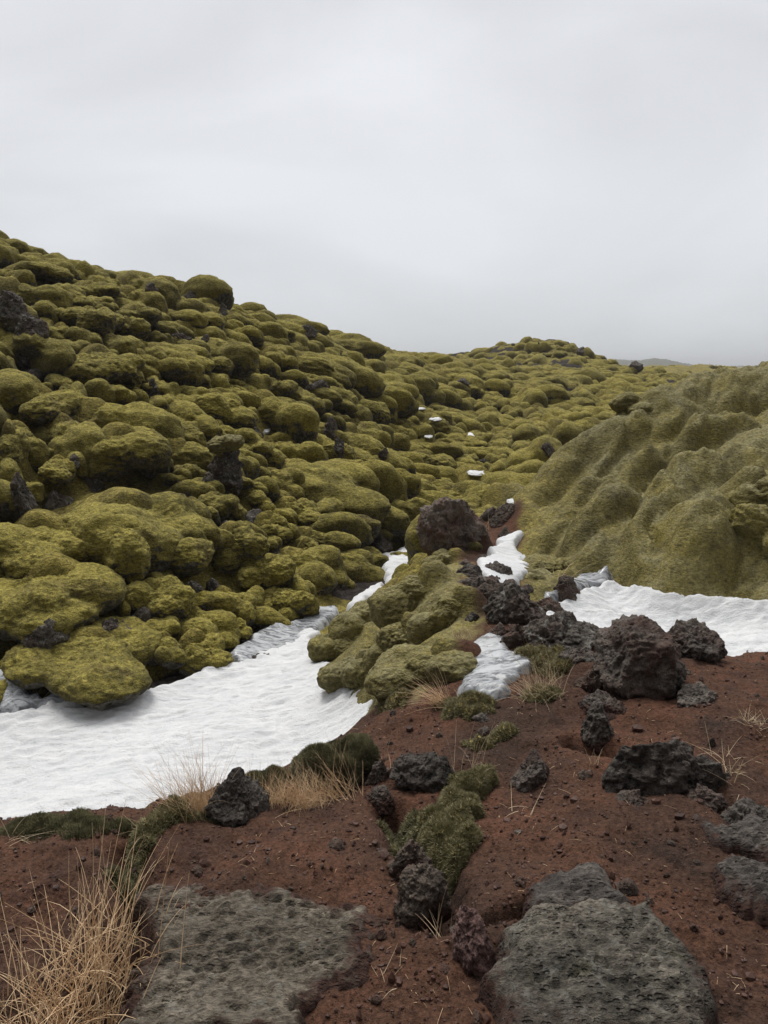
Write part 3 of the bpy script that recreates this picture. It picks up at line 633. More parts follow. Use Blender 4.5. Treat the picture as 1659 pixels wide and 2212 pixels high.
# ------------------------------------------------------------------ mossy boulders, one by one
LH = 'mossy boulders of the left slope'
for u, v, w, h, lb, lab in (
    (290, 1130, 330, 190, 4, 'largest sprawling moss hump above the lower left boulders'),
    (385, 1210, 150, 110, 2, 'round moss nose drooping from the largest sprawling hump'),
    (520, 1190, 130, 110, 2, 'blunt moss boulder at the right end of the largest hump'),
    (262, 1215, 120, 180, 2, 'tall moss column hanging under the largest hump'),
    (85, 1190, 270, 130, 3, 'long low moss boulder at the left edge above a dark hollow'),
    (110, 1300, 290, 150, 4, 'swollen moss boulder at the left edge with brown top'),
    (190, 1285, 130, 100, 2, 'pale round moss lobe above the bottom left boulder'),
    (190, 1408, 350, 120, 4, 'broad bottom moss boulder standing at the snow edge'),
    (440, 1410, 140, 130, 2, 'moss boulder with a dark soil nose touching the snow'),
    (345, 1300, 140, 85, 3, 'small moss boulder tucked under the drooping nose'),
    (500, 1310, 110, 80, 2, 'rounded moss boulder left of the streaky ice'),
    (505, 1362, 80, 60, 1, 'little dark moss ball just above the streaky ice'),
    (570, 1240, 120, 90, 3, 'moss boulder below the blunt right end of the hump'),
    (620, 1310, 120, 100, 3, 'low sloping moss boulder above the narrow end of the ice'),
    (25, 1015, 95, 170, 2, 'tall moss boulder cut by the left picture edge'),
    (130, 1022, 115, 65, 1, 'cake shaped moss boulder with dark crumbs on its flat top'),
    (280, 985, 220, 120, 4, 'overhanging moss boulder with a black cave under it'),
    (90, 885, 180, 85, 3, 'long moss boulder with flat top left of the cave'),
    (455, 800, 115, 75, 2, 'smooth egg shaped moss boulder midway up the slope'),
    (600, 790, 90, 75, 1, 'nearly round moss ball near the crest with black shade below'),
    (655, 872, 95, 60, 2, 'moss boulder just below the big dark rock outcrop'),
    (790, 895, 120, 70, 3, 'blocky moss boulder jutting right from mid slope'),
    (480, 893, 160, 90, 4, 'wide wrinkled moss boulder in the middle of the slope'),
    (385, 948, 120, 80, 2, 'rounded moss boulder left of the mossy rock pillar'),
    (200, 705, 140, 70, 3, 'moss boulder right of the dark upper left outcrop'),
    (285, 722, 85, 65, 2, 'moss lump beside another below the upper crest'),
    (225, 800, 190, 90, 3, 'long flat moss boulder with a dark edge upper left'),
    (395, 815, 90, 90, 2, 'moss boulder split by a bare grey rock rib'),
    (520, 730, 95, 60, 2, 'moss boulder with two noses below the crest'),
    (600, 845, 70, 50, 1, 'small moss boulder right under the round ball'),
    (80, 596, 150, 50, 3, 'topmost moss boulder on the far left crest'),
    (205, 636, 120, 50, 3, 'crest moss boulder left of the first bare crest rock'),
    (300, 694, 110, 60, 2, 'moss boulder just below the first bare crest rock'),
    (430, 704, 110, 60, 3, 'moss boulder with rock underside below the second crest rock'),
    (690, 752, 50, 40, 1, 'round crest lump right of the rock topped crest boulder'),
    (160, 655, 90, 60, 2, 'moss boulder above the dark upper left outcrop'),
    (640, 1110, 120, 65, 3, 'moss boulder in the lower middle with pale top'),
    (590, 1155, 80, 60, 2, 'little moss boulder right of the hump and below the pillar'),
    (672, 1192, 65, 55, 1, 'round moss boulder low on the slope above the gully'),
    (770, 1085, 75, 65, 2, 'moss boulder with grey lichen foot left of the gully'),
    (878, 1115, 110, 95, 3, 'steep moss boulder left of the brown standing rock'),
    (860, 1207, 75, 46, 1, 'round moss mound ringed by snow in the gully'),
    (560, 985, 110, 80, 2, 'moss boulder right of the rock pillar'),
    (700, 985, 130, 80, 3, 'moss boulder beneath the pale lichen rock'),
    (840, 1020, 110, 90, 3, 'folded moss boulder above the steep gully boulder'),
    (930, 1010, 120, 70, 3, 'broad moss boulder behind the brown standing rock'),
    (480, 1100, 110, 70, 3, 'moss lobe between the rock pillar and the blunt boulder'),
    (1140, 985, 70, 45, 2, 'flat moss boulder at the foot of the far slope'),
    (1010, 960, 90, 40, 2, 'long moss boulder above the far snow fleck'),
    (950, 778, 90, 28, 3, 'dark undercut moss boulder on the low saddle skyline'),
    (1018, 770, 30, 20, 1, 'lone moss ball on the saddle skyline'),
    (1200, 770, 60, 26, 2, 'moss boulder on the far hilltop below the tiny cairn'),
    (1220, 860, 60, 35, 2, 'rounded boulder mid far hill above the pale hill'),
    (1090, 945, 80, 40, 2, 'moss boulder left of the dark far hollow')):
    mound(u, v, w, h, lab, lobes=lb, group=LH)
# right-hand hill
for u, v, w, h, lb, lab in ((1648, 1058, 110, 110, 2, 'dark moss boulder high at the right picture edge'), (1660, 1150, 90, 120, 2, 'moss boulder under another at the right picture edge'),
                            (1165, 1252, 100, 38, 2, 'bright green moss cushion beside the wet grey ice'), (1190, 1222, 120, 40, 3, 'dry grey moss clump at the foot of the pale hill'),
        (1388, 872, 90, 60, 1, 'small knob on the skyline of the pale hill')):
    mound(u, v, w, h, lab, 'moss_mound', 'moss mound', M_MOSSPALE, lb, 1.5, -0.62 if w > 120 else -.1, 'cushions of the pale woolly hill')
# mounds of the middle bank
for u, v, w, h, lb, lab in (
    (1015, 1178, 95, 60, 2, 'upper moss cushion beside the soil path below the standing rock'),
    (965, 1222, 95, 60, 1, 'long pale moss cushion left of the path'),
    (900, 1312, 175, 150, 1, 'dome of moss with a dark shaded front in the bank'),
    (805, 1352, 180, 125, 2, 'wide moss flank sloping down to the snow'),
    (755, 1405, 150, 85, 1, 'low moss mound at the snow edge of the bank'),
    (865, 1402, 150, 120, 1, 'smooth egg of moss in the middle of the bank'),
    (975, 1345, 165, 130, 1, 'tall pale moss mound next to the lichen rock'),
    (930, 1455, 240, 115, 2, 'front moss cushion of the bank above the red soil'),
    (765, 1468, 140, 100, 1, 'dark moss mound with its foot in the snow')):
    mound(u, v, w, h, lab, 'moss_mound', 'moss mound', M_MOSSPALE, lb, 1.2, 0.15, 'moss mounds of the middle bank', wr=0.5, cfac=.72)

# fill: the rest of the boulder field
CAVES = [hit(u, v) for u, v in ((70, 1095), (45, 1130), (230, 1048), (170, 1050), (70, 800), (140, 1368), (90, 1380), (470, 1262), (255, 1345), (330, 1050), (500, 1080), (600, 830), (455, 850), (700, 920))]
GUL = [hit(u, v) for u, v in ((870, 1240), (840, 1240), (905, 1200), (820, 1192), (890, 1225), (780, 1308), (700, 1335), (735, 1322), (815, 1282))]
KEEP = [c[:2] for c in CAVES+GUL]+[hit(u, v)[:2] for u, v in ((575, 930), (940, 905), (905, 882), (925, 940), (1018, 940), (1030, 1020), (1108, 1082))]
def place_field():
    rs = np.random.RandomState(11); acc = []; cell = {}
    def ok(x, y, r):
        i, j = int(x//1.2), int(y//1.2)
        for di in (-2, -1, 0, 1, 2):
            for dj in (-2, -1, 0, 1, 2):
                for (a, b, c) in cell.get((i+di, j+dj), ()):
                    if math.hypot(a-x, b-y) < 0.72*(c+r): return False
        return True
    for m in MOUNDS: cell.setdefault((int(m[0]//1.2), int(m[1]//1.2)), []).append((m[0], m[1], m[2]*0.8))
    cand = []
    N_ = 100000
    rr = np.exp(rs.uniform(math.log(5.2), math.log(94), N_)); th = rs.uniform(R(-46), R(34), N_)
    x, y = rr*np.sin(th), rr*np.cos(th)
    z = Gs(x, y)
    dtl, soil = detail(x, y)
    right = (x > 0.15*(y-6)+0.75) & (y < 14.5)
    bank = (y < 8.2) & (x > -0.95)
    low = (z < -0.77) & (y < 10)
    good = (soil < 0.1) & ~right & ~bank & ~low
    size = np.exp(rs.normal(math.log(0.225), 0.36, N_))
    size = np.clip(size*(1+0.6*sstep(14, 32, rr)), 0.12, 0.70)
    ii = np.nonzero(good)[0]
    ii = ii[np.argsort(-(size[ii]+rs.uniform(0, .55, len(ii))))]
    for k in ii:
        if any(math.hypot(x[k]-q[0], y[k]-q[1]) < size[k]+0.20 for q in KEEP): continue
        if ok(x[k], y[k], size[k]):
            cell.setdefault((int(x[k]//1.2), int(y[k]//1.2)), []).append((x[k], y[k], size[k]))
            acc.append((x[k], y[k], z[k]-0.06*size[k]-0.04+0.10*size[k]*sstep(13, 22, rr[k])-.35*size[k]*sstep(28, 40, rr[k]), size[k]))
    return acc
FIELD = place_field()
def view_size(f):
    d = np.array(f[:3])-EYE
    if d[1] <= 0 or abs(d[0]/d[1]) > 0.56: return 0
    return f[3]/np.linalg.norm(d)
def visible(f):
    """a ray from the camera to just above the boulder clears the terrain"""
    p = np.array([f[0], f[1], f[2]+0.6*f[3]]); t = np.linspace(0.15, 0.97, 60)
    q = EYE[None]+(p-EYE)[None]*t[:, None]
    return (q[:, 2] > Gs(q[:, 0], q[:, 1])-0.12).all()
FIELD = [f for f in FIELD if visible(f) or f[1] < 7]
FIELD.sort(key=view_size, reverse=True)
rs = np.random.RandomState(5)
NIND = 235
PROTO = []
for k in range(18):
    V, Fc = moss_body(500+k, 0.66, 0.52, 0.62, 1+k % 4, 5, spread=.62+.05*(k % 5))
    PROTO.append((V, Fc))
PME = {}
XY = np.array([(f[0], f[1]) for f in FIELD]); e_ = 0.35
GX = (Gs(XY[:, 0]+e_, XY[:, 1])-Gs(XY[:, 0]-e_, XY[:, 1]))/(2*e_); GY = (Gs(XY[:, 0], XY[:, 1]+e_)-Gs(XY[:, 0], XY[:, 1]-e_))/(2*e_)
sv, sf, n0 = [], [], 0
for k, (x, y, z, s_) in enumerate(FIELD):
    yaw = math.atan2(-GY[k], -GX[k])+rs.normal(0, 0.35); sl = math.atan(math.hypot(GX[k], GY[k]))
    sc = s_/0.44*np.array([rs.uniform(.85, 1.75), rs.uniform(.8, 1.2), rs.uniform(.8, 1.2)])
    BODIES.append((x, y, z, .58*sc[0], .48*sc[1], .46*sc[2], math.cos(yaw), math.sin(yaw)))
    if k < NIND:
        pi = k % len(PROTO)
        if pi not in PME:
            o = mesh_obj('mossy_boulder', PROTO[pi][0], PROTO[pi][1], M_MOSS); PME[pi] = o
        else:
            o = PME[pi].copy(); COL.objects.link(o)
        o.location = (x, y, z); o.rotation_euler = (rs.normal(0, .08), sl*0.25, yaw); o.scale = sc
        where = 'on the steep left slope' if (y < 16 and x < 2) else ('on the saddle between the slopes' if y < 30 else 'on the distant boulder field')
        how = 'small round' if s_ < 0.27 else ('medium lumpy' if s_ < 0.42 else 'large humped')
        tag(o, f'{how} yellow-green mossy boulder {where}', 'mossy boulder', f'{how} mossy boulders {where}')
    else:
        V3, F3 = None, None
        pi = k % 12
        if ('lo', pi) not in PME:
            lv, lf = moss_body_lo = (lambda: (lambda v, f: (v, f))(*moss_body(700+pi, .60, .52, .62, 1+pi % 4, 4)))()
            PME[('lo', pi)] = (lv, lf)
        lv, lf = PME[('lo', pi)]
        sv.append((lv*sc) @ rotmat(yaw, sl*0.25).T+np.array([x, y, z])); sf.append(lf+n0); n0 += len(lv)
if sv:
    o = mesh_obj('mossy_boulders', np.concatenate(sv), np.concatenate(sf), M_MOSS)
    tag(o, 'far field of countless small mossy boulders covering the distant slopes', 'boulder field', None, 'stuff')
print('FIELD', len(FIELD))
build_terrain()
FLECKS = []
for u, v, w, h, lab in ((575, 929, 16, 14, 'single white snow fleck under the mid slope boulders'), (940, 904, 26, 10, 'long snow fleck on the far saddle slope'), (907, 882, 24, 6, 'uppermost snow fleck on the saddle slope'),
                        (925, 941, 18, 10, 'snow fleck left of the long far boulder'), (1018, 940, 16, 14, 'snow fleck right of the long far boulder'), (1030, 1020, 40, 14, 'slanting snow streak above the standing rock'), (1108, 1082, 26, 10, 'bright snow dot behind the soil path')):
    FLECKS.append((u, v, w, h, lab))

# ------------------------------------------------------------------ bare lava rocks
def see(u, v):
    """first thing built so far that a photo ray meets"""
    bpy.context.view_layer.update()
    d = Vector(ray(u, v)).normalized()
    okh, P, nrm, _i, ob, _m = S.ray_cast(bpy.context.evaluated_depsgraph_get(), Vector(EYE)+d*.3, d)
    if not okh: return hit(u, v+8), None
    return np.array(P), ob
def rock_body(seed, a, b, c, subdiv=5, facets=9, rough=1.0, lobes=3, planes=None, taper=.3):
    rs = np.random.RandomState(seed); V, Fc, r = star(seed, lobes, 0.4, subdiv, 0.85, 0.5, 0.75, 6)
    for (n, d) in planes or ():
        n = np.array(n, float)/np.linalg.norm(n); dn = V @ n; r = np.minimum(r, np.where(dn > .03, d/np.maximum(dn, .03), 9))
    for k in range(facets):
        n = rs.normal(size=3); n[2] = abs(n[2])*0.8 if k % 3 else n[2]; n /= np.linalg.norm(n)
        d = rs.uniform(0.42, 0.80); dn = V @ n
        r = np.minimum(r, np.where(dn > 0.05, d/np.maximum(dn, .05), 9))
    P = V*r[:, None]; P /= np.abs(P).max(0); P[:, :2] *= (1-taper*np.clip(P[:, 2:3]+.3, 0, 2));  P = P*np.array([a, b, c]); off = rs.uniform(-40, 40, 3); q = P+off
    nr = V/np.array([a, b, c]); nr /= np.linalg.norm(nr, axis=1)[:, None]
    s_ = (a*b*c)**(1/3)
    d = 0.12*s_*fbm(q/s_*1.3, 5, 80, 0.6)+0.05*s_*ridged(q/s_*3.2, 4, 81, .6)-.05*s_
    g1v, g2v, gid = worley(q/s_*1.5+.35*fbm(q/s_*2, 2, 8)[:, None], 9); g3v, g4v, gid2 = worley(q/s_*3.6, 12)
    d += .17*s_*(gid-.55)*sstep(0, .16, g2v-g1v)+.07*s_*(gid2-.5)*sstep(0, .14, g4v-g3v)
    f1, f2, _i = worley(q*22/max(1, s_*3), 5)
    d += rough*(0.009*fbm(q*26, 3, 82)-0.016*sstep(0.42, 0.15, f1)*sstep(-.25, .25, perlin(q*7, 83)))*min(1, s_/0.15)
    return P+nr*d[:, None], Fc
def rock(u, v, w, h, label, mat=M_LAVA, name='lava_rock', cat='rock', lobes=3, depth=0.9, sink=0.30, seed=None, facets=9, yaw=None, sub=None, group=None, tilt=0, roll=0, planes=None, on=False, child=False, taper=.3):
    """(u, v) = middle of the foot"""
    P, under = see(u, v-h*.3) if on else (hit(u, v), None)
    if not on: P[2] += float(detail(P[:1], P[1:2])[0][0])
    D = np.linalg.norm(P-EYE); k = D/F
    b = .5*w*k*(.85 if on else 1.1); c = .5*h*k/(1-sink*.5)*(.85 if on else 1.15); a = max(b*depth, c*.6)
    seed = seed or int(u*3+v*5) % 7919
    yw = yaw if yaw is not None else np.random.RandomState(seed).uniform(-.4, .4)
    V, Fc = rock_body(seed, b, a, c, sub or (6 if max(w, h) > 45 else 4), facets, 1.0, lobes, planes, taper)
    V = V @ rotmat(yw, tilt, roll).T
    if child and under is not None and under.name.startswith('mossy_boulder') and under.get('category') and under.data.users == 1 and 'own' in under:
        o = mesh_obj('bare_rock', V, Fc, mat, parent=under); o.location = Vector(P+(P-EYE)/D*.45*b)-under.location
        return o
    o = mesh_obj(name, V, Fc, mat); o.location = (P+(P-EYE)/D*.45*b) if on else P+np.array([0, a*.45, c*(1-2*sink-.16)])
    e_ = np.asarray(o.location)[2]+V[:, 2]-Gs(V[:, 0]+o.location[0], V[:, 1]+o.location[1])
    at_ = o.data.attributes.new('edge', 'FLOAT', 'POINT'); at_.data.foreach_set('value', e_.astype(np.float32))
    return tag(o, label, cat, group)
rock(508, 1782, 118, 98, 'loose dark brown lava stone in front of the dry grass fringe', M_LAVA, sink=.12, yaw=.3)
rock(908, 1712, 145, 78, 'dark bumpy lava rock beside the pale moss cushion', M_LAVA, sink=.2)
rock(816, 1694, 52, 50, 'pale beige stone left of the dark bumpy rock', M_LAVAGREY)
rock(822, 1735, 66, 42, 'half buried beige stone below another beige stone', M_LAVAGREY, sink=.4)
rock(1150, 1700, 86, 66, 'grey crumbly lava stone alone on the open soil', M_LAVAGREY, sink=.3)
rock(1425, 1716, 260, 130, 'long blue-black pitted lava ridge across the soil', M_LAVA, sink=.33, yaw=-.35, depth=.5, lobes=4)
rock(1298, 1600, 80, 85, 'grey stone lip above the black soil crack', M_LAVAGREY, sink=.3, depth=1.0)
rock(1322, 1535, 130, 50, 'flat grey rock plate joining the big boulder to the lip', M_LAVAGREY, sink=.5, yaw=.5)
rock(1385, 1490, 170, 138, 'largest dark boulder standing before the right snow', M_BIG, sink=.18, lobes=2, depth=.9, facets=4, planes=[((-.85, -.3, .4), .80), ((.8, -.2, .35), .80), ((0, -1, .2), .70), ((.15, -.3, 1), .72)], taper=.02)
rock(1495, 1432, 150, 76, 'low dark rock leaning right of the largest boulder', M_LAVAGREY, sink=.3)
rock(1285, 1490, 100, 80, 'brown rock with a black hollow left of the largest boulder', M_LAVABROWN, sink=.25)
rock(1212, 1412, 165, 66, 'cracked greyish outcrop behind the grass tuft', M_LICHEN, sink=.3, lobes=4)
rock(1275, 1398, 70, 50, 'small mossy dark stone in front of the right snow', M_LICHEN, sink=.3)
rock(1125, 1408, 90, 60, 'red brown rock knob beside the grey ice sheet', M_LAVABROWN, sink=.35)
rock(1108, 1352, 135, 90, 'lichen covered rock next to the tall pale moss mound', M_LICHEN, sink=.2)
rock(1180, 1328, 70, 34, 'brown grey rock at the left tip of the right snow', M_LAVABROWN, sink=.35)
rock(1226, 1305, 62, 66, 'brown upright stone by the wet grey ice', M_LAVABROWN, sink=.12, facets=5)
rock(1030, 1280, 110, 40, 'flat grey rock on the soil crest of the middle bank', M_LAVAGREY, sink=.45)
rock(1055, 1300, 70, 40, 'dark broken rock at the foot of the path snow', M_LAVABROWN, sink=.35)
rock(1010, 1252, 60, 26, 'small flat stone on the soil cap', M_LAVAGREY, sink=.4)
rock(1085, 1135, 60, 26, 'low stone on the path near the standing rock', M_LAVABROWN, sink=.35)
rock(1105, 1112, 70, 26, 'dark clod at the far end of the path', M_LAVABROWN, sink=.35)
rock(984, 1190, 150, 132, 'brown standing rock with grey face at the path end', M_STAND, sink=.10, taper=.0, facets=2, lobes=1, depth=.8, yaw=.15, seed=4242, planes=[((-1, -.1, .22), .68), ((.85, -.1, .62), .50), ((.1, -1, .32), .58), ((-.5, -.7, .35), .70), ((.2, .8, .5), .62)])
rock(1505, 1524, 100, 44, 'grey gravelly stone patch on the upper right soil', M_LAVAGREY, sink=.45)
rock(1628, 1800, 130, 95, 'rough blue-grey lava rock at the right picture edge', M_LAVA, sink=.25)
rock(1520, 1752, 80, 46, 'narrow blue-grey stone below the long ridge', M_LAVAGREY, sink=.4, yaw=-.6)
rock(880, 1900, 90, 80, 'upper dark stone standing in the soil crack', M_LAVABROWN, sink=.25)
rock(908, 1995, 115, 125, 'larger dark stone leaning over the soil crack', M_LAVABROWN, sink=.18)
rock(1012, 2110, 90, 150, 'pinkish brown crumbly stone beside the right slab', M_PINK, sink=.35)
rock(1280, 1560, 46, 26, 'thin stone flake on the left of the lip', M_LAVA, sink=.3)
rock(1040, 1565, 44, 26, 'little grey stone in the soil below the ice sheet', M_LAVAGREY, sink=.4)
rock(552, 1440, 90, 30, 'low mossy stone poking out of the upper snow', M_LICHEN, sink=.2)
rock(568, 1388, 50, 22, 'mossy stone in the streaky ice', M_LICHEN, sink=.2)
rock(1372, 1765, 90, 30, 'faint grey crust of stone in the middle soil', M_LAVAGREY, sink=.45)
rs = np.random.RandomState(21)
for u, v, w, h, lab in ((1165, 1402, 90, 50, 'flat brown rock joining the lichen rock to the outcrop'), (1245, 1442, 95, 46, 'low brown rock in front of the cracked outcrop'), (1335, 1440, 70, 60, 'rock wedge between the outcrop and the largest boulder'),
                        (1085, 1398, 70, 40, 'dark low rock at the top of the grey ice sheet'), (1150, 1352, 60, 34, 'grey rock right behind the lichen rock'), (1075, 1255, 70, 34, 'brown broken rock left of the path snow'), (1450, 1470, 90, 44, 'flat dark rock at the right foot of the largest boulder')):
    rock(u, v, w, h, lab, (M_LAVABROWN, M_BIG)[int(u) % 2], sink=.35)
for k in range(34):
    u, v = rs.uniform(1020, 1420), 0
    v = rs.uniform(1330, 1470) if u > 1150 else rs.uniform(1240, 1400)
    w = rs.uniform(18, 44)
    rock(u, v, w, w*rs.uniform(.5, .8), 'small broken lava stone in the rubble between outcrop and path', (M_LAVABROWN, M_LICHEN, M_LAVA)[k % 3], sink=.3, seed=900+k, sub=4, group='small rubble stones around the outcrop')
for k in range(16):
    u, v = rs.uniform(880, 1650), rs.uniform(1560, 2050); w = rs.uniform(14, 30)
    rock(u, v, w, w*.6, 'small loose lava stone on the bare red soil', (M_LAVABROWN, M_LAVAGREY)[k % 2], sink=.25, seed=950+k, sub=4, group='small loose stones on the red soil')
for k in range(18):
    t = k/17; u = 985+130*t*rs.uniform(.6, 1.1)+rs.uniform(-18, 18); v = rs.uniform(1120, 1300); w = rs.uniform(22, 48)
    rock(u, v, w, w*rs.uniform(.45, .7), 'small brown lava stone in the rubble along the path snow', (M_LAVABROWN, M_BIG)[k % 2], sink=.3, seed=1000+k, sub=4, group='small rubble stones along the path')
UP = 'bare rocks of the left slope'
for u, v, w, h, lab in ((25, 705, 90, 110, 'dark craggy outcrop at the upper left picture edge'), (60, 735, 90, 70, 'lower block of the upper left outcrop'), (325, 632, 40, 26, 'first bare rock on the left crest'), (415, 648, 46, 30, 'second bare rock on the crest'),
                        (330, 870, 36, 70, 'thin rock rib on a split moss boulder'), (445, 745, 40, 30, 'bare rock face below the crest'), (690, 850, 90, 46, 'big dark rock outcrop on the slope below the round ball'),
                        (710, 950, 60, 60, 'rock with pale lichen spots in mid slope'), (1000, 832, 36, 20, 'grey rock on the far saddle'), (1178, 985, 50, 40, 'dark rock hollow left of the pale hill'), (1258, 765, 44, 22, 'bare crag at the end of the far hilltop'),
                        (418, 1290, 50, 56, 'black and white lichen rock under the drooping nose'), (45, 1110, 60, 110, 'dark rock wall in the left hollow'), (190, 1050, 90, 60, 'shadowed rock under the overhanging boulder'), (65, 800, 90, 60, 'dark rock under the long flat boulder'),
                        (735, 985, 36, 60, 'dark rock gap right of the lichen rock'), (480, 690, 30, 46, 'vertical dark rock slit near the crest'), (1370, 800, 44, 26, 'dark hollow rock on the far right ridge'), 
                        (1048, 1005, 46, 26, 'dark rock below the far long boulder'), (160, 1010, 40, 40, 'rock beside the cake shaped boulder'), (660, 735, 60, 46, 'dark bare face of the rock topped crest boulder'), (830, 1005, 40, 50, 'dark cleft rock above the steep boulder'),
                        (100, 1385, 110, 60, 'black rock hollow above the bottom boulder'), (390, 745, 60, 40, 'lichen rock under a two nosed boulder'), (240, 1370, 100, 40, 'dark soil covered rock between the lower boulders'), (450, 1050, 40, 40, 'pale rock left of the pillar')):
    rock(u, v, w, h, lab, M_LICHEN, sink=.28, depth=.9, group=UP, on=True, child=True)
for u, v, w, h, lab in ((1108, 748, 16, 10, 'tiny rock knob on the far hilltop left of the cairn'), (1163, 747, 9, 11, 'tiny pointed cairn on the far hilltop')):
    rock(u, v, w, h, lab, M_LAVA, sink=.1, on=True)
for u, v, w, h, lab in FLECKS:
    P, _o = see(u, v); k = np.linalg.norm(P-EYE)/F
    V, Fc = ico(4); q = V+u
    r = 1+.25*fbm(q*2.2, 4, 3); V = V*r[:, None]*np.array([w*k/2, h*k*1.3, h*k*.26])
    V[:, 2] += .45*V[:, 1]*0.5
    o = mesh_obj('snow_patch', V, Fc, M_SNOW); o.location = P-np.array([0, 0, h*k*.12]); tag(o, lab, 'snow patch')
GR = np.random.RandomState(31); gp = []  # dark rocks added in the gaps to strengthen their black shade
xs_ = GR.uniform(-9, 6, 9000); ys_ = GR.uniform(6, 30, 9000); zs_ = Gs(xs_, ys_); _, so_ = detail(xs_, ys_)
BX = np.array([(b[0], b[1], max(b[3], b[4])) for b in BODIES])
for x, y, z, s1 in zip(xs_, ys_, zs_, so_):
    if s1 > .05 or z < -.6 or (x > 0.15*(y-6)+0.6 and y < 14.5) or (y < 8.5 and x > -1.0) or abs(x/y) > .52: continue
    if ((np.hypot(BX[:, 0]-x, BX[:, 1]-y)-.62*BX[:, 2]) < 0.02).any() or any(math.hypot(x-p[0], y-p[1]) < .5 for p in gp): continue
    if not visible((x, y, z, .2)): continue
    gp.append((x, y, z))
    if len(gp) >= 110: break
GM = [rock_body(1200+k, .20, .20, .26, 4, 7, 1.0, 2) for k in range(7)]; GO = {}
for k, (x, y, z) in enumerate(gp):
    if k % 7 not in GO: o = GO[k % 7] = mesh_obj('lava_rock', GM[k % 7][0], GM[k % 7][1], M_LICHEN)
    else: o = GO[k % 7].copy(); COL.objects.link(o)
    sc_ = GR.uniform(.6, 1.25)*(1+.5*sstep(14, 26, y)); o.location = (x, y, z-.20+.04*sc_); o.scale = (sc_*GR.uniform(.7, 1.2), sc_, sc_*GR.uniform(.5, .9)); o.rotation_euler = (GR.uniform(-.6, .6), GR.uniform(-.6, .6), GR.uniform(0, 6.28))
    tag(o, 'dark lava rock added to darken a gap between mossy boulders', 'rock', 'dark rocks added in the gaps of the boulder slope')
# moss cap on a rock pillar
P, _o = see(488, 1050); P = P-(P-EYE)*.022; k = np.linalg.norm(P-EYE)/F
root = empty('mossy_pillar', P); tag(root, 'rock pillar wearing a flat moss cap like a mushroom', 'rock pillar')
V, Fc = rock_body(77, 42*k, 40*k, 62*k, 6, 8); V[:, 2] += 30*k; mesh_obj('rock_stem', V, Fc, M_LICHEN, parent=root)
V, Fc = moss_body(78, 46*k, 50*k, 28*k, 1, 5); V[:, 2] += 88*k; V[:, 0] -= 6*k; mesh_obj('moss_cap', V, Fc, M_MOSSPALE, parent=root)

# ------------------------------------------------------------------ rock slabs in the foreground
def slab_rel(q, sd):
    w = q*np.array([0.55, 1.0, 1.0])
    f1, f2, _ = worley2(w[:, 0]*44, w[:, 1]*44, 3)
    h1, h2, _ = worley2(w[:, 0]*19+3, w[:, 1]*19, 5)
    return 0.028*fbm(q*3.2, 4, 91)+0.012*ridged(q*np.array([4, 11, 1]), 3, 92)+0.010*fbm(q*np.array([24, 38, 1]), 3, 93)-0.015*sstep(.45, .15, f1)*sstep(-.2, .2, perlin(w*12, 94))-0.017*sstep(.4, .12, h1)*sstep(0, .3, perlin(w*5, 95))
SL = dict(name='rock_slab', cat='rock slab', margin=0.05)
sheet(poly=px([(308, 1990), (318, 1935), (420, 1918), (600, 1930), (760, 1962), (828, 2010), (806, 2060), (820, 2100), (740, 2160), (690, 2212), (650, 2330), (245, 2330), (268, 2190), (290, 2140), (310, 2060)]), mat=M_SLAB, thick=.040, edge=.05, tilt=(-.06, -.14), res=.006, rel=slab_rel, jag=.055, jfreq=9, seed=31,
      label='flat pitted grey slab with straight left edge in the front soil', **SL)
sheet(poly=px([(1058, 2090), (1090, 2035), (1130, 2005), (1190, 1998), (1320, 1992), (1400, 2000), (1455, 2060), (1500, 2120), (1550, 2212), (1570, 2330), (1080, 2330), (1048, 2170)]), mat=M_SLABBLUE, thick=.12, edge=.11, res=.006, rel=slab_rel, jag=.035, jfreq=9, seed=32,
      label='rounded blue-grey pitted slab at the bottom right', **SL)
sheet(poly=px([(1132, 1985), (1138, 1945), (1180, 1925), (1240, 1893), (1288, 1900), (1325, 1950), (1395, 1985), (1330, 2010), (1200, 2015)]), mat=M_CRUST, thick=.075, edge=.06, res=.006, rel=slab_rel, jag=.03, jfreq=11, seed=33,
      label='rough knob of rock behind the rounded blue-grey slab', **SL)
sheet(poly=px([(1460, 1815), (1500, 1792), (1560, 1815), (1600, 1790), (1670, 1800), (1760, 1840), (1760, 1900), (1640, 1885), (1540, 1850)]), mat=M_CRUST, thick=.07, edge=.05, res=.007, rel=slab_rel, jag=.04, jfreq=9, seed=34,
      label='grey rock crust edging the soil at the right, upper one', **SL)
sheet(poly=px([(1535, 1895), (1572, 1868), (1659, 1905), (1740, 1930), (1740, 2060), (1630, 2020), (1580, 1965), (1545, 1930)]), mat=M_CRUST, thick=.07, edge=.05, res=.007, rel=slab_rel, jag=.04, jfreq=9, seed=35,
      label='grey brown rock crust at the right picture edge, lower one', **SL)

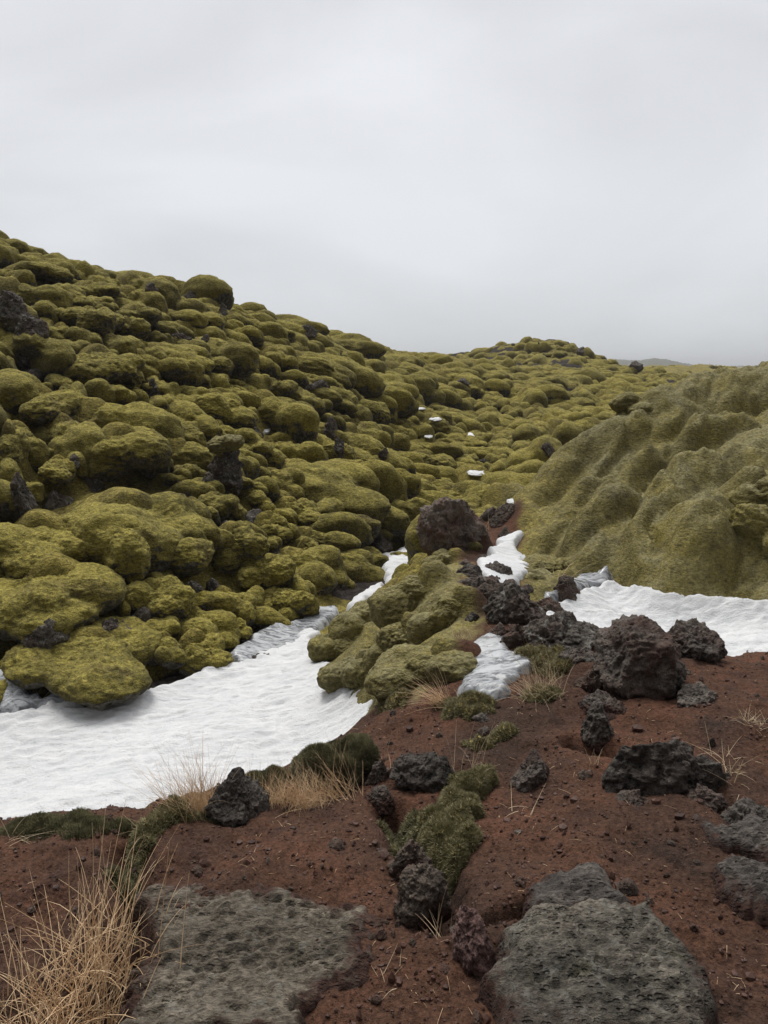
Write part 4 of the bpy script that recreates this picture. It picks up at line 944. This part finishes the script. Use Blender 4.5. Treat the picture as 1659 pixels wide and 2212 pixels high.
# ------------------------------------------------------------------ leafy things
def blades(base, dirs, length, width, droop, seg=5, sides=3, seed=0):
    """curved tapering stalks; base (n,3) dirs (n,3) length (n,) -> verts, tri faces"""
    n = len(base); rs = np.random.RandomState(seed)
    d = dirs/np.linalg.norm(dirs, axis=1)[:, None]
    side = np.cross(d, rs.normal(size=(n, 3))); side /= np.linalg.norm(side, axis=1)[:, None]+1e-9
    up2 = np.cross(d, side)
    bend = rs.normal(0, .06, (n, 1))*side
    rings = []
    for s in range(seg+1):
        t = s/seg
        c = base+d*(length*t)[:, None]+bend*(length*t*t)[:, None]+np.array([0, 0, -1.0])*(droop*length*t*t)[:, None]+d*np.array([1, 1, 0])*(droop*length*t*t*.3)[:, None]
        w = width*(1-.75*t)
        rings.append(np.stack([c+(side*math.cos(2*math.pi*k/sides)+up2*math.sin(2*math.pi*k/sides))*w[:, None] for k in range(sides)], 1))
    V = np.stack(rings, 1).reshape(-1, 3); per = (seg+1)*sides
    f = []
    for s in range(seg):
        for k in range(sides):
            a, b = s*sides+k, s*sides+(k+1) % sides
            f += [(a, b, b+sides), (a, b+sides, a+sides)]
    f = np.array(f)
    return V, (f[None]+(np.arange(n)*per)[:, None, None]).reshape(-1, 3)
def tuft(pts_, n, length, lean, label, width=.0011, mat=None, spread=.05, fan=.5, droop=.25, seed=1, low=.35, group=None, name='grass_tuft', cat='dry grass', seedheads=0):
    """pts_ = pixels along which the roots stand"""
    rs = np.random.RandomState(seed)
    Ps = np.array([hit(u, v) for u, v in pts_]); t = rs.uniform(0, len(Ps)-1, n) if len(Ps) > 1 else np.zeros(n)
    i = np.minimum(t.astype(int), max(0, len(Ps)-2)); fr = (t-i)[:, None]
    base = Ps[i]*(1-fr)+Ps[np.minimum(i+1, len(Ps)-1)]*fr
    base[:, :2] += rs.normal(0, spread, (n, 2)); base[:, 2] = Gf(base[:, 0], base[:, 1])-.008
    d = np.stack([rs.normal(lean[0], fan, n), rs.normal(lean[1], fan, n), np.abs(rs.normal(1, .15, n))*lean[2]], -1)
    ln = length*np.clip(rs.normal(.75, .28, n), low, 1.4)
    V, f = blades(base, d, ln, np.full(n, width)*rs.uniform(.7, 1.3, n), rs.uniform(0, droop*2, n), 6, 3, seed)
    c = Ps.mean(0)
    o = mesh_obj(name, V-c, f, mat or M_STRAW); o.location = c
    return tag(o, label, cat, group)
tuft([(60, 2260), (160, 2200), (230, 2120), (262, 2030)], 360, .37, (.02, .10, 1), 'big straw grass clump filling the bottom left corner', .0019, spread=.07, fan=.46, droop=.32, seed=1)
tuft([(120, 2240), (220, 2220), (262, 2150)], 260, .20, (.15, .1, .8), 'shorter straw tuft in the crack beside the grey slab', .0012, spread=.05, fan=.7, seed=2)
tuft([(395, 1785), (430, 1772), (470, 1760)], 300, .31, (-.22, .15, 1), 'bushy straw clump left of the loose dark stone', .0010, spread=.025, fan=.33, seed=3)
tuft([(520, 1745), (600, 1745), (680, 1750)], 480, .17, (.0, .2, 1), 'low straw fringe behind the loose dark stone', .0010, spread=.03, fan=.35, seed=4)
tuft([(650, 1745), (720, 1725), (765, 1710)], 200, .24, (-.45, .1, .8), 'leaning straw clump over the dark moss cushion', .0010, spread=.035, fan=.45, seed=5)
tuft([(320, 1800), (335, 1790)], 22, .16, (-.1, .1, 1), 'thin straw wisps beside the left dark moss cushion', .0010, spread=.02, fan=.4, seed=6)
tuft([(955, 1530), (975, 1525)], 90, .24, (-.75, .2, .7), 'golden tuft swept left above the red soil', .0013, spread=.02, fan=.33, seed=7)
tuft([(985, 1512), (1000, 1508)], 30, .09, (.2, 0, .6), 'short orange tuft at the ice sheet edge', .0013, spread=.02, fan=.5, seed=8)
tuft([(1145, 1515), (1195, 1500)], 130, .24, (-.35, .1, .8), 'pale straw tuft right of the grey ice sheet', .0012, M_STRAWPALE, spread=.035, fan=.5, seed=9)
tuft([(1170, 1490), (1215, 1495)], 14, .38, (-.25, .1, 1), 'few long stalks rising from the pale straw tuft', .0009, M_STRAWPALE, spread=.03, fan=.35, seed=10)
tuft([(985, 1680), (1025, 1690)], 18, .28, (.05, .05, 1), 'sparse tall stalks behind the pale moss cushion', .0010, M_STRAWPALE, spread=.03, fan=.3, seed=11)
tuft([(1090, 1750), (1130, 1775), (1160, 1765)], 18, .13, (.0, .1, .5), 'fallen bleached stems on the middle soil', .0014, M_STRAWPALE, spread=.02, fan=.6, droop=.4, seed=12)
tuft([(1278, 1672)], 9, .13, (0, .1, 1), 'three pale stems in front of the long lava ridge', .0012, M_STRAWPALE, spread=.012, fan=.28, seed=13)
tuft([(1590, 1700), (1560, 1650)], 40, .16, (-.1, .1, .7), 'spiky bleached tuft right of the long lava ridge', .0013, M_STRAWPALE, spread=.03, fan=.7, seed=14)
tuft([(1610, 1575), (1650, 1595)], 50, .10, (0, .1, .7), 'short straw tuft on the upper right soil', .0014, M_STRAWPALE, spread=.025, fan=.7, seed=15)
tuft([(950, 2040), (965, 2000)], 12, .22, (-.1, .15, 1), 'few stiff straw stalks in the crack by the dark stones', .0013, M_STRAWPALE, spread=.02, fan=.4, seed=16)
tuft([(840, 1660), (835, 1690)], 10, .18, (-.05, .1, 1), 'thin stalks beside the pale beige stone', .0009, M_STRAWPALE, spread=.02, fan=.25, seed=17)
tuft([(980, 1405), (1000, 1400)], 24, .16, (-.1, .1, 1), 'small straw tuft on the moss above the ice sheet', .0012, M_STRAWPALE, spread=.03, fan=.3, seed=18)
tuft([(1040, 1150), (1050, 1148)], 30, .22, (-.5, .1, .7), 'tiny straw tuft at the foot of the standing rock', .002, M_STRAWPALE, spread=.03, fan=.4, seed=19)
tuft([(10, 1830), (40, 1815)], 14, .16, (.4, 0, .6), 'straw wisps at the left edge of the near soil', .0011, M_STRAWPALE, spread=.02, fan=.5, seed=20)
tuft([(830, 2150), (850, 2120)], 8, .10, (.3, .1, .7), 'little straw sprigs on the bare front soil', .0011, M_STRAWPALE, spread=.02, fan=.5, seed=21)
tuft([(1560, 1410), (1575, 1405)], 26, .12, (.1, 0, .8), 'straw tuft at the snow edge right of the low rock', .0014, M_STRAWPALE, spread=.025, fan=.6, seed=22)
tuft([(70, 1500), (90, 1498)], 26, .28, (.2, -.1, .8), 'drooping straw tuft over the left ice rim', .0018, M_STRAWPALE, spread=.03, fan=.7, droop=.5, seed=23)
tuft([(1205, 1255), (1215, 1250)], 14, .25, (.2, 0, .6), 'brown stems sprouting over the bright green cushion', .0018, M_STRAWPALE, spread=.04, fan=.7, seed=24)
tuft([(640, 1275), (650, 1275)], 14, .2, (.2, 0, .8), 'thin straw at the foot of the left slope', .0016, M_STRAWPALE, spread=.08, fan=.7, seed=25)

def cushion(u, v, w, h, label, mat, sprig, n, slen=.019, lobes=3, seed=1, cfac=.5, lift=-.05, depth=1.0, z=None):
    """low moss cushion: a body bristling with little leafy shoots, one mesh"""
    P = hit(u, v+.3*h) if z is None else atZ(u, v+.3*h, z); D = np.linalg.norm(P-EYE); k = D/F
    b = .5*w*k; c = max(.04, cfac*h*k*.8); a = max(.06, h*k*.9)*depth
    V, Fc = moss_body(seed, a, b, c, lobes+1, 5, .5); yw = math.pi*1.5
    V = V @ rotmat(yw).T
    rs = np.random.RandomState(seed); t = V[Fc]; nr = np.cross(t[:, 1]-t[:, 0], t[:, 2]-t[:, 0]); ar = np.linalg.norm(nr, axis=1); nr /= ar[:, None]+1e-12
    wgt = ar*(nr[:, 2] > -.2); wgt /= wgt.sum(); pick = rs.choice(len(Fc), n, p=wgt)
    bc = rs.dirichlet((1, 1, 1), n); base = (t[pick]*bc[:, :, None]).sum(1); d = nr[pick]+rs.normal(0, .45, (n, 3))+np.array([0, 0, .4])
    base = np.repeat(base, 3, 0); d = np.repeat(d, 3, 0)+rs.normal(0, .55, (3*n, 3))
    Vb, fb = blades(base, d, slen*rs.uniform(.5, 1.3, 3*n), np.full(3*n, .0021), np.zeros(3*n), 1, 3, seed)
    o = mesh_obj('moss_cushion', np.concatenate([V, Vb]), np.concatenate([Fc, fb+len(V)]), mat)
    o.data.materials.append(sprig); mi = np.zeros(len(o.data.polygons), np.int32); mi[len(Fc):] = 1; o.data.polygons.foreach_set('material_index', mi)
    o.location = P+np.array([0, 0, c*lift]); return tag(o, label, 'moss cushion')
def bristle(V, Fc, n, slen, seed):
    rs = np.random.RandomState(seed); t = V[Fc]; nr = np.cross(t[:, 1]-t[:, 0], t[:, 2]-t[:, 0]); ar = np.linalg.norm(nr, axis=1); nr /= ar[:, None]+1e-12
    wgt = ar*(nr[:, 2] > -.2); wgt /= wgt.sum(); pick = rs.choice(len(Fc), n, p=wgt)
    bc = rs.dirichlet((1, 1, 1), n); base = (t[pick]*bc[:, :, None]).sum(1); d = nr[pick]+rs.normal(0, .45, (n, 3))+np.array([0, 0, .4])
    base = np.repeat(base, 3, 0); d = np.repeat(d, 3, 0)+rs.normal(0, .55, (3*n, 3))
    return blades(base, d, slen*rs.uniform(.5, 1.3, 3*n), np.full(3*n, .0021), np.zeros(3*n), 1, 3, seed)
def moss_patch(poly, thick, label, mat, sprig, n, seed):
    """irregular moss growing over the soil, hugging its shape"""
    def rel(q, sd):
        f1, f2, i_ = worley2(q[:, 0]*11, q[:, 1]*11, seed); return .03*np.sqrt(np.clip(f2-f1, 0, 1))*(.4+i_)+.02*fbm(q*9, 3, seed)+.006*fbm(q*45, 2, 3)
    o = sheet('moss_cushion', px(poly), mat, thick, .05, .008, rel, base=Gf, jag=.05, jfreq=9, margin=.03, seed=seed)
    me = o.data; V = np.empty(len(me.vertices)*3, np.float32); me.vertices.foreach_get('co', V); V = V.reshape(-1, 3)
    Q = np.empty(len(me.loops), np.int32); me.loops.foreach_get('vertex_index', Q); Q = Q.reshape(-1, 4); T_ = np.concatenate([Q[:, [0, 1, 2]], Q[:, [0, 2, 3]]])
    Vb, fb = bristle(V, T_, n, .017, seed); loc = o.location.copy(); bpy.data.objects.remove(o)
    o = mesh_obj('moss_cushion', np.concatenate([V, Vb]), np.concatenate([T_, fb+len(V)]), mat)
    o.data.materials.append(sprig); mi = np.zeros(len(o.data.polygons), np.int32); mi[len(T_):] = 1; o.data.polygons.foreach_set('material_index', mi)
    o.location = loc; return tag(o, label, 'moss cushion')
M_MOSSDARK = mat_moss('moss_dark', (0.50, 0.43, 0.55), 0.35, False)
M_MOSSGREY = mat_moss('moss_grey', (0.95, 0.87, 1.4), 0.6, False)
cushion(165, 1780, 290, 80, 'dark moss cushion overhanging the snow at the left', M_MOSSDARK, M_SPRIG, 11000, seed=201, depth=1.0, z=-.05, cfac=.62)
cushion(728, 1612, 180, 130, 'large dark moss cushion beside the snow tip', M_MOSSDARK, M_SPRIG, 12000, seed=203, z=-.06, cfac=.8, depth=.6, lift=.0)
cushion(440, 1770, 200, 34, 'dark moss strip under the bushy straw at the snow edge', M_MOSSDARK, M_SPRIG, 4000, seed=215)
cushion(578, 1672, 105, 46, 'small dark moss hump behind the straw fringe', M_MOSSDARK, M_SPRIG, 4000, seed=204, z=-.06, cfac=.75, lift=.0)
PAT = (M_MOSSGREY, M_SPRIGPALE)
moss_patch([(1060, 1690), (1030, 1690), (1000, 1705), (955, 1735), (915, 1780), (898, 1830), (930, 1858), (985, 1872), (1022, 1835), (1008, 1785), (1045, 1735), (1070, 1705)], .05, 'pale yellow-green moss cushion on the edge of the black crack', *PAT, 12000, 206)
moss_patch([(945, 1530), (1000, 1520), (1070, 1525), (1075, 1550), (1010, 1562), (955, 1552)], .03, 'grey green moss patch below the golden tuft', *PAT, 3000, 208)
moss_patch([(800, 1535), (840, 1508), (890, 1512), (880, 1532), (830, 1548)], .03, 'grey moss rim at the top of the red soil', *PAT, 2200, 209)
moss_patch([(1120, 1508), (1150, 1496), (1215, 1490), (1225, 1504), (1180, 1528), (1135, 1535)], .025, 'grey green moss under the pale straw tuft', M_MOSSDARK, M_SPRIGPALE, 2200, 210)
moss_patch([(1120, 1440), (1170, 1418), (1230, 1425), (1240, 1455), (1180, 1470)], .03, 'dull moss tuft in front of the cracked outcrop', M_MOSSDARK, M_SPRIGPALE, 2600, 211)
moss_patch([(262, 1850), (285, 1850), (305, 1960), (300, 2060), (270, 2140), (245, 2130), (275, 2050), (280, 1960)], .04, 'dark moss lining the crack beside the slab', M_MOSSDARK, M_SPRIG, 3500, 212)
moss_patch([(830, 1765), (900, 1760), (905, 1830), (870, 1850), (840, 1815)], .04, 'black green moss in the crack below the dark bumpy rock', M_MOSSDARK, M_SPRIG, 3000, 213)
moss_patch([(1010, 1618), (1060, 1600), (1120, 1580), (1128, 1590), (1070, 1612), (1020, 1632)], .012, 'thin moss line on the middle soil', *PAT, 1200, 214)
moss_patch([(280, 1825), (300, 1796), (345, 1780), (410, 1772), (420, 1784), (350, 1806), (305, 1840)], .03, 'moss cushion right of the left dark one at the snow edge', M_MOSSDARK, M_SPRIGPALE, 3000, 217)

# ------------------------------------------------------------------ litter on the soil
def litter():
    rs = np.random.RandomState(3); n = 16000
    rr = np.exp(rs.uniform(math.log(1.5), math.log(6.0), n)); th = rs.uniform(-.62, .62, n); x, y = rr*np.sin(th), rr*np.cos(th)
    dt, soil = detail(x, y); ok = soil > .9; x, y = x[ok], y[ok]; z = (Gs(x, y)+dt[ok]); n = len(x)
    V0, F0 = ico(1); s = np.exp(rs.normal(math.log(.0032), .62, n)); s = np.clip(s, .0012, .022)
    V = V0[None]*rs.uniform(.6, 1.3, (n, len(V0), 1))*rs.uniform(.6, 1.2, (n, 1, 3))*s[:, None, None]+np.stack([x, y, z+s*.25], -1)[:, None]
    o = mesh_obj('gravel', V.reshape(-1, 3), (F0[None]+(np.arange(n)*len(V0))[:, None, None]).reshape(-1, 3), M_CRUMB, smooth=False)
    tag(o, 'fine reddish lava crumbs strewn over the bare soil', 'gravel', None, 'stuff')
    n = 900; rr = np.exp(rs.uniform(math.log(1.6), math.log(5.5), n)); th = rs.uniform(-.6, .6, n); x, y = rr*np.sin(th), rr*np.cos(th)
    dt, soil = detail(x, y); ok = (soil > .9) & (perlin(np.stack([x*1.3, y*1.3, 0*x], -1), 77) > rs.uniform(-.3, .45, n)); x, y, z = x[ok], y[ok], Gs(x[ok], y[ok])+dt[ok]; n = len(x)
    V0, F0 = ico(2); s = np.clip(np.exp(rs.normal(math.log(.011), .4, n)), .006, .028)
    nz_ = 1+.35*fbm(V0*1.6+3, 3, 4); V = (V0*nz_[:, None])[None]*rs.uniform(.5, 1.3, (n, 1, 3))*rs.uniform(.9, 1.12, (n, len(V0), 1))*s[:, None, None]+np.stack([x, y, z+s*.1], -1)[:, None]
    o = mesh_obj('gravel', V.reshape(-1, 3), (F0[None]+(np.arange(n)*len(V0))[:, None, None]).reshape(-1, 3), M_LAVABROWN2, smooth=False)
    tag(o, 'coarser brown lava gravel strewn over the bare soil', 'gravel', None, 'stuff')
    n = 1500; rr = np.exp(rs.uniform(math.log(1.6), math.log(4.5), n)); th = rs.uniform(-.55, .55, n); x, y = rr*np.sin(th), rr*np.cos(th)
    dt, soil = detail(x, y); dens = perlin(np.stack([x*2.2, y*2.2, 0*x], -1), 99); ok = (soil > .9) & (dens > rs.uniform(-.4, .5, len(x))); x, y = x[ok], y[ok]; n = len(x)
    an = rs.uniform(0, 6.28, n); d = np.stack([np.cos(an), np.sin(an), rs.uniform(.02, .3, n)], -1)
    V, f = blades(np.stack([x, y, Gs(x, y)+dt[ok]+.002], -1), d, np.exp(rs.normal(math.log(.022), .5, n)), np.full(n, .0008), rs.uniform(.1, .4, n), 3, 3, 4)
    o = mesh_obj('plant_litter', V, f, M_STRAW); tag(o, 'scattered pale root fibres and straw bits on the soil', 'plant litter', None, 'stuff')
litter()

# ------------------------------------------------------------------ far away
def far_hill():
    n = 260; us = np.linspace(1180, 1760, n)
    prof = np.interp(us, [1180, 1290, 1312, 1330, 1345, 1365, 1385, 1412, 1440, 1470, 1500, 1530, 1560, 1600, 1680, 1760], [800, 792, 779, 775.5, 777, 778, 778, 773.5, 776, 783, 788, 791, 791, 790, 792, 798])
    D0 = 900.0; V = []
    for i, (u, v) in enumerate(zip(us, prof)):
        p = atY(u, v, D0); zt = p[2]+0.25*math.sin(i*1.7)+0.2*math.sin(i*.61)
        for dy, f in ((-220, -.1), (-120, .45), (-50, .85), (0, 1.0), (80, .8), (260, -.1)):
            V.append((p[0]*(1+dy/D0), D0+dy, -1+(zt+1)*f if f > 0 else -1.5))
    V = np.array(V); k = 6; i = np.arange(n-1)[:, None]*k; j = np.arange(k-1)[None]
    Fc = np.stack([i+j, i+k+j, i+k+j+1, i+j+1], -1).reshape(-1, 4)
    tag(mesh_obj('hills_distant', V, Fc, M_FARHILL), kind='structure')
    rs = np.random.RandomState(2); vs, fs, m = [], [], 0
    for u in np.concatenate([np.linspace(1512, 1556, 16), np.linspace(1322, 1340, 3)]):
        p = atY(u+rs.uniform(-1, 1), 791 if u > 1400 else 776, 690 if u > 1400 else 895); h = rs.uniform(1.2, 3.4)*(1 if u > 1400 else .5); r = h*.22
        p[2] = p[2]-.5
        for t in range(3):
            a = np.arange(6)*math.pi/3+t; rr_ = r*(1-.25*t)
            ring = np.stack([p[0]+rr_*np.cos(a), p[1]+rr_*np.sin(a), np.full(6, p[2]+h*.28*t)], -1); tip = [[p[0], p[1], p[2]+h*(.5+.28*t)]]
            vs.append(np.concatenate([ring, tip])); fs.append(np.array([(q, (q+1) % 6, 6) for q in range(6)])+m); m += 7
    o = mesh_obj('treeline', np.concatenate(vs), np.concatenate(fs), M_FARTREE, smooth=False); tag(o, 'faint line of tiny conifers on the distant plain', 'treeline', None, 'stuff')
far_hill()

# ------------------------------------------------------------------ damp air that pales the distance
def haze():
    hw, z0, z1 = 6200.0, -4.0, 24.0
    V = [(x, y, z) for z in (z0, z1) for x, y in ((-hw, -hw), (hw, -hw), (hw, hw), (-hw, hw))]
    Fc = [(3, 2, 1, 0), (4, 5, 6, 7), (0, 1, 5, 4), (1, 2, 6, 5), (2, 3, 7, 6), (3, 0, 4, 7)]
    m = bpy.data.materials.new('haze'); m.use_nodes = True; t = m.node_tree; t.nodes.clear()
    o_ = t.nodes.new('ShaderNodeOutputMaterial'); v = t.nodes.new('ShaderNodeVolumePrincipled')
    v.inputs['Color'].default_value = (0.93, 0.95, 0.98, 1); v.inputs['Density'].default_value = 0.0007; v.inputs['Anisotropy'].default_value = 0.1
    t.links.new(v.outputs[0], o_.inputs['Volume'])
    tag(mesh_obj('haze', V, Fc, m, smooth=False), kind='stuff')
haze()
